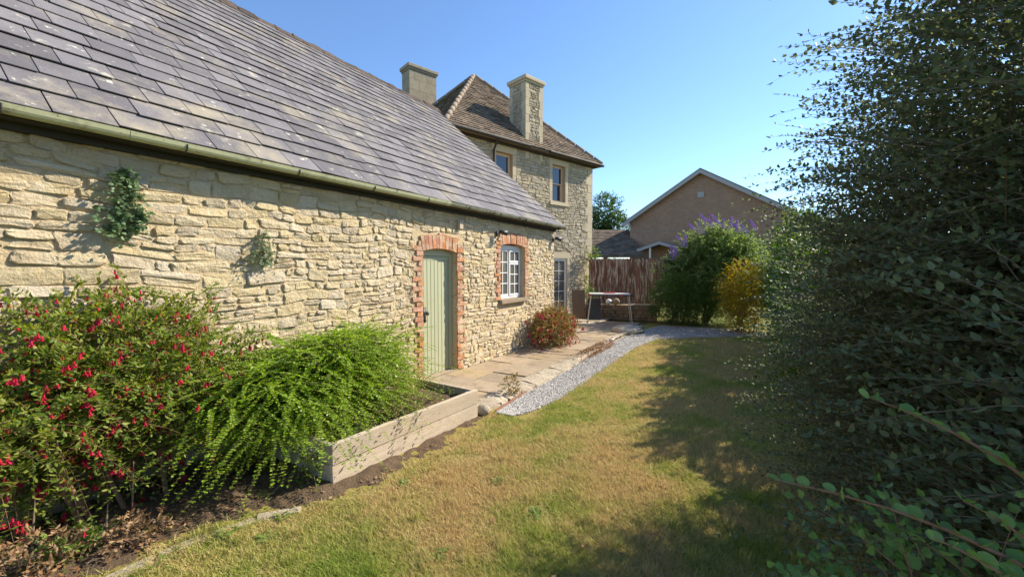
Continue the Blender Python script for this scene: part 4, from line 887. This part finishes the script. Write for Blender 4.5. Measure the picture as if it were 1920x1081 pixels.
F.shoots(p, d, rng.uniform(.3, .55, n), .22, 18, .034, .010, stem=.0026, roll=.5, jit=.25); n = 60; p = np.stack([.50 + .25 * rng.random(n), 2.0 + 1.5 * rng.random(n), 1.6 + 1.1 * rng.random(n)], 1); d = np.stack([-.9 - .2 * rng.random(n), rng.normal(.05, .3, n), .35 + .3 * rng.random(n)], 1)
F.shoots(p, d, rng.uniform(.3, .58, n), .15, 19, .034, .0105, stem=.0028, roll=.6, jit=.22); F.build(ctn, M['l_cot'], M['twig'])
# far hedge row and background hedge
hg, F = bush('privet_hedge', 'low green hedge running along the right side of lawn', 'hedge', (.95, 9, 0), [((1.0, y, .95 + .09 * (y - 6)), (.62, .8, .95 + .10 * (y - 6)), 520) for y in np.arange(6.3, 13.4, 1.0)] + [((1.4, 5.0, .85), (.5, .8, .85), 420)], M['l_grn'], M['twig'], 14, .085, .034, (.2, .45), .2, nlimb=14, r0=.02, simple=True, stem=.002); F.build(hg, M['l_grn'], M['twig'])
bh, F = bush('background_hedge', 'sunlit leafy hedge glimpsed through the cotoneaster', 'hedge', (6, 7, 0), [((6 + .15 * math.sin(y), y, 1.3), (.9, 1.2, 1.3), 170) for y in np.arange(.5, 17, 1.6)], M['l_weed'], M['twig'], 12, .10, .03, (.3, .7), .2, nlimb=22, r0=.04, simple=True, stem=.004); F.build(bh, M['l_weed'], M['twig'])
# far tree
tp = cp(10.3, 46); ft = empty('broadleaf_tree', tuple(tp), 'leafy green tree behind the low tiled building', 'tree')
MB().tube([tp, tp + V(0, 0, 3), tp + V(.2, .1, 7.5)], [.3, .24, .1], 8).build('trunk', M['bark'], ft); F = Fol()
for c, r, n in (((0, 0, 7.6), (1.7, 1.7, 2.2), 420), ((-1.1, .3, 6.2), (1.4, 1.4, 1.5), 260), ((1.2, -.3, 6.0), (1.4, 1.4, 1.6), 260), ((0, 0, 4.6), (2.2, 2.0, 1.2), 260)):
    p, o = ball(n, tp + V(*c), r, .35); F.shoots(p, o + UP * .3 + rng.normal(0, .4, p.shape), rng.uniform(.5, 1.0, n), .2, 9, .26, .09, simple=True, stem=.012)
F.build(ft, M['l_tree'], M['bark'], 'crown', 'branches')
# plants rooted in the wall face
def wall_plant(name, label, cat, y, z0, z1, wd, n, m, ll, lw):
    r = empty(name, (WX + .03, y, z0), label, cat); F = Fol(); p = np.stack([np.full(n, WX + .035) + .02 * rng.random(n), y + wd * rng.normal(0, .5, n), z0 + (z1 - z0) * rng.random(n) ** 1.6], 1)
    p[:, 1] = y + (p[:, 1] - y) * (1.1 - .9 * (p[:, 2] - z0) / (z1 - z0)); d = np.stack([.3 + .3 * rng.random(n), rng.normal(0, .6, n), rng.normal(.1, .6, n)], 1)
    F.shoots(p, d, rng.uniform(.05, .12, n), .4, 6, ll, lw, stem=.0016, up=-.1, jit=.5)
    MB().tube([(WX + .02, y, z0), (WX + .035, y + .01, (z0 + z1) / 2), (WX + .03, y - .01, z1)], .004, 5).build('stem', M['twig'], r); F.build(r, m, M['twig'])
wall_plant('ivy', 'ivy patch climbing the stone wall below the gutter', 'ivy', 1.27, 1.98, 2.46, .15, 80, M['l_ivy'], .045, .024)
wall_plant('wall_fern', 'pale tuft of leaves growing from a joint in the wall', 'plant', 2.30, 1.77, 2.06, .13, 60, M['l_wall'], .036, .012)
# strap leaves at the back of the bed, weeds, seedlings
def tuft(name, label, cat, x, y, z, n, ln, wd, m, spread=.6, dr=.5, group=None):
    r = empty(name, (x, y, z), label, cat, group); b = MB()
    for i in range(n):
        a = random.uniform(0, 6.28); l_ = ln * random.uniform(.6, 1.15); sp = spread * random.uniform(.4, 1.2); o = V(x + random.uniform(-.04, .04), y + random.uniform(-.04, .04), z); h = V(math.cos(a), math.sin(a), 0); s = V(-math.sin(a), math.cos(a), 0) * wd; v = []
        for q, k in ((0, .7), (.3, 1), (.6, .9), (.85, .55), (1, .05)): c = o + h * l_ * sp * q + UP * l_ * (q - dr * q * q); v += [c - s * k, c + s * k]
        b.add(v, [(2 * j, 2 * j + 1, 2 * j + 3, 2 * j + 2) for j in range(4)])
    b.build('leaves', m, r, kind='stuff'); return r
tuft('montbretia', 'clump of strap leaves at the far end of the raised bed', 'plant', -3.42, 3.55, .23, 26, .48, .010, M['l_strap'], .8, .45)
tuft('montbretia', 'clump of yellowing strap leaves before the green door', 'plant', -3.70, 3.62, .23, 24, .50, .010, M['l_strap'], .7, .4)
def seedling(name, label, cat, x, y, z, r, n, m, ll, lw, h=.12, **k):
    rt, F = bush(name, label, cat, (x, y, z), [((x, y, z + h * .5), (r, r, h * .6), n)], m, M['twig'], 7, ll, lw, (.05, .12), .4, nlimb=3, r0=.003, zmin=z, **k); F.build(rt, m, M['twig'])
seedling('cranesbill', 'yellowing cranesbill inside the raised bed beside the honeysuckle', 'plant', -2.97, 2.98, .24, .17, 70, M['l_strap'], .038, .017, .17)
seedling('cranesbill', 'small cranesbill at the near end inside the raised bed', 'plant', -3.05, 2.32, .24, .14, 36, M['l_weed'], .03, .012, .1)
seedling('weed', 'little weed inside the far end of the raised bed', 'weed', -2.98, 3.55, .24, .12, 26, M['l_weed'], .025, .008, .1)
seedling('weed', 'leafy weed growing against the near end of the raised bed', 'weed', -3.02, 1.95, .01, .09, 34, M['l_weed'], .03, .011, .30)
seedling('weed', 'leggy weed growing from the kerb beside the gravel', 'weed', -2.78, 4.75, .02, .10, 40, M['l_fuc2'], .035, .012, .28)
seedling('weed', 'yellow-green weed on the bare soil at bottom left', 'weed', -3.45, .75, .01, .12, 36, M['l_weed'], .04, .018, .16)
seedling('dried_weed', 'withered brown weed on the soil at the bottom left corner', 'weed', -3.38, .62, .0, .16, 60, M['l_lit'], .04, .010, .22)
seedling('dried_weed', 'withered brown weed on the soil beneath the big fuchsia', 'weed', -3.30, 1.0, .0, .15, 50, M['l_lit'], .04, .010, .14)
spots = [(-2.75, 1.62, 'dandelion rosette where the lawn meets the soil, nearest the bed corner'), (-2.62, 1.42, 'bright dandelion rosette in the lawn below the bed corner'), (-2.86, 1.28, 'dandelion rosette on the soil edge left of the brightest rosette'), (-2.92, .98, 'dandelion rosette at the bottom left lawn edge'),
         (-2.35, 2.35, 'low weed in the lawn beside the long bed plank'), (-1.75, 2.75, 'dark clover patch in the middle of the lawn'), (-1.28, 2.5, 'grey-green rosette in the lawn centre foreground'), (-1.6, 1.85, 'small rosette in the lawn at bottom centre')]
for x, y, lb_ in spots: tuft('lawn_weed', lb_, 'weed', x, y, .0, 16, .075, .009, M['l_weed'], 1.1, .7, 'weeds in the lawn')
# dead stems and leaf litter on the soil
for i, (x, y, h) in enumerate(((-3.55, 1.05, .42), (-3.62, .62, .36), (-3.42, .88, .25))):
    r = empty('dead_stem', (x, y, .01), ['tallest brown dead stem under the big fuchsia', 'leftmost brown dead stem under the big fuchsia', 'shortest brown dead stem under the big fuchsia'][i], 'stem', 'dead stems on the soil border')
    MB().tube([(x, y, -.01), (x + .02, y + .01, h * .5), (x - .01, y + .03, h)], [.008, .006, .003], 6).build('stalk', M['twig'], r); MB().tube([(x + .02, y + .01, h * .5), (x + .10, y - .03, h * .75)], [.004, .002], 5).build('side_twig', M['twig'], r)
def litter():
    F = Fol(); n = 5200; y = -.5 + 4.4 * rng.random(n); x = -4.15 + 1.75 * rng.random(n); k = x < np.array([soil_edge(q) for q in y]) + .06; k &= ~((x > -4.05) & (y > 2.0) & (y < 3.95) & (x < -2.68)); x, y = x[k], y[k]; n = len(x)
    z = np.array([soil_z(a, c) for a, c in zip(x, y)]) + .004 + .012 * rng.random(n); P_ = np.stack([x, y, z], 1); A = nrm(rng.normal(0, 1, (n, 3)) * V(1, 1, .25)); W = nrm(np.cross(A, UP + rng.normal(0, .35, (n, 3)))); l_ = .012 + .035 * rng.random(n) ** 2
    F.leaves(P_, A, W, l_, l_ * rng.uniform(.12, .4, n), .5, True)
    n = 700; x = -2.95 + .3 * rng.random(n); y = rng.normal(8.3, .6, n); k = (y > 7) & (y < 9.3); x, y = x[k], y[k]; n = len(x); z = np.where(x < -2.76, .085, .03) + .02 * rng.random(n); A = nrm(rng.normal(0, 1, (n, 3)) * V(1, 1, .3)); W = nrm(np.cross(A, UP + rng.normal(0, .4, (n, 3)))); F.leaves(np.stack([x, y, z], 1), A, W, np.full(n, .05), np.full(n, .014), .4, True)
    n = 170; x = -2.6 + 3.0 * rng.random(n); y = 1.2 + 9 * rng.random(n) ** 1.3; k = x > np.where(y < 4.1, -2.4, -2.1); x, y = x[k], y[k]; n = len(x); A = nrm(rng.normal(0, 1, (n, 3)) * V(1, 1, .3)); W = nrm(np.cross(A, UP + rng.normal(0, .4, (n, 3)))); l_ = .02 + .025 * rng.random(n); F.leaves(np.stack([x, y, .028 + .01 * rng.random(n)], 1), A, W, l_, l_ * .3, .4, True)
    v, k = F.L[0]; vs = np.concatenate([q[0] for q in F.L]); n = len(vs) // 4
    tag(part_np('leaf_litter', vs, ((np.arange(n) * 4)[:, None] + np.array([0, 1, 2, 0, 2, 3])).ravel(), np.full(2 * n, 3), M['l_lit']), 'dead leaves and twigs scattered over the soil border', 'leaves')
litter()
# old mortar edging strip between soil and lawn
g = random.Random(77); pts = [(-3.0, .75), (-3.02, 1.0), (-2.96, 1.25), (-2.9, 1.5), (-2.72, 1.72)]; es = struct(MB().box(-3.06, -2.98, .70, .76, -.02, .016, .004).build('garden_edging', M['kerb']))
for i in range(len(pts) - 1):
    (a, c), (d_, e) = pts[i], pts[i + 1]; t = V(d_ - a, e - c, 0); l_ = np.linalg.norm(t); t /= l_; MB().fbox((V(a, c, 0), t, V(t[1], -t[0], 0)), .01, l_ - .01, -.035, .035, -.02, .012 + g.uniform(-.006, .006), .012).build('edging_stone', M['kerb'], es, bevel=.006)
# round-leaved shrub, nearest branches with every leaf its own piece
rs = empty('round_leaved_shrub', (.55, 1.3, 0), 'round-leaved green shrub in the bottom right corner', 'shrub')
def round_leaf(i):
    g = random.Random(i); k = 9; v = [(0, 0, 0)] + [(.5 + .5 * math.cos(t) * (1.0 if math.cos(t) < .7 else 1.06), .46 * math.sin(t) * g.uniform(.93, 1.03), .10 * abs(math.sin(t)) + g.uniform(-.02, .02)) for t in (2 * math.pi * j / k for j in range(k))]
    v.append((.5, 0, -.02)); me = raw_mesh('leaf', v[1:], [(j, (j + 1) % k, k) for j in range(k)]); me.materials.append(M['l_rnd']); me.polygons.foreach_set('use_smooth', [True] * k); return me
LM = [round_leaf(i) for i in range(4)]; g = random.Random(41)
ends = [((.55, 1.05, 1.12), (.05, .92, 1.30), .04), ((.56, 1.1, 1.2), (.19, 1.0, 1.46), .04), ((.5, 1.0, .95), (.12, .9, 1.14), .05), ((.52, 1.02, 1.02), (.25, .88, 1.28), .04), ((.55, 1.1, 1.05), (.32, 1.0, 1.30), .04), ((.5, .98, .9), (.2, .84, 1.0), .04),
        ((.52, 1.05, .75), (.16, 1.0, .92), .05), ((.5, 1.1, 1.0), (.36, .94, 1.22), .04), ((.5, 1.1, .85), (.26, .84, 1.04), .04), ((.5, 1.15, .8), (.3, .96, 1.08), .04), ((.5, 1.1, .7), (.12, 1.1, .82), .05), ((.45, 1.1, .62), (.22, .9, .82), .04), ((.5, 1.2, .9), (.3, 1.1, 1.16), .04), ((.42, 1.2, .6), (.1, .95, .98), .05)]
cnt = 0
for a, c, sg in ends:
    a, c = V(*a), V(*c); bs = V(.55, 1.3, 0); pts = [bs, bs + (a - bs) * .6 + V(.04, 0, .1)] + [a + (c - a) * q + V(0, 0, sg * math.sin(q * 3.1)) for q in np.linspace(0, 1, 7)]
    br = MB().tube(pts, [.007, .0055] + list(np.linspace(.0045, .0012, 7)), 6).build('branch', M['pink_twig'], rs); wl = WL[br.name]; l_ = np.linalg.norm(c - a); n = int(l_ / .018); T_ = (c - a) / l_
    for i in range(n + 1):
        q = min(1, max(0, (i + g.uniform(-.45, .45)) / n)); p = a + (c - a) * q + V(0, 0, sg * math.sin(q * 3.1)); s = np.cross(T_, UP); s /= np.linalg.norm(s); sd = 1 if i % 2 else -1
        ax = T_ * .45 + s * sd * .75 + UP * g.uniform(.0, .5) + V(*[g.uniform(-.25, .25) for _ in range(3)]); ax = T_ if i == n else ax; ax /= np.linalg.norm(ax); nn4 = UP * .8 - V(0, 1, 0) * .5 + V(*[g.uniform(-.4, .4) for _ in range(3)]); y_ = np.cross(nn4, ax); y_ /= np.linalg.norm(y_); z_ = np.cross(ax, y_)
        o = bpy.data.objects.new('leaf', LM[cnt % 4]); cnt += 1; link(o, br, p); o.rotation_euler = Matrix((ax, y_, z_)).transposed().to_euler(); sc = .029 * g.uniform(.55, 1.2) * (1 - .3 * q); o.scale = (sc, sc, sc)
F = Fol(); p, o_ = ball(420, (.36, 1.12, .66), (.2, .2, .48), .5, .05); F.shoots(p, o_ + UP * .5 + rng.normal(0, .4, p.shape), rng.uniform(.12, .25, 420), .2, 10, .028, .0145, stem=.0015); F.build(rs, M['l_rnd'], M['pink_twig'])
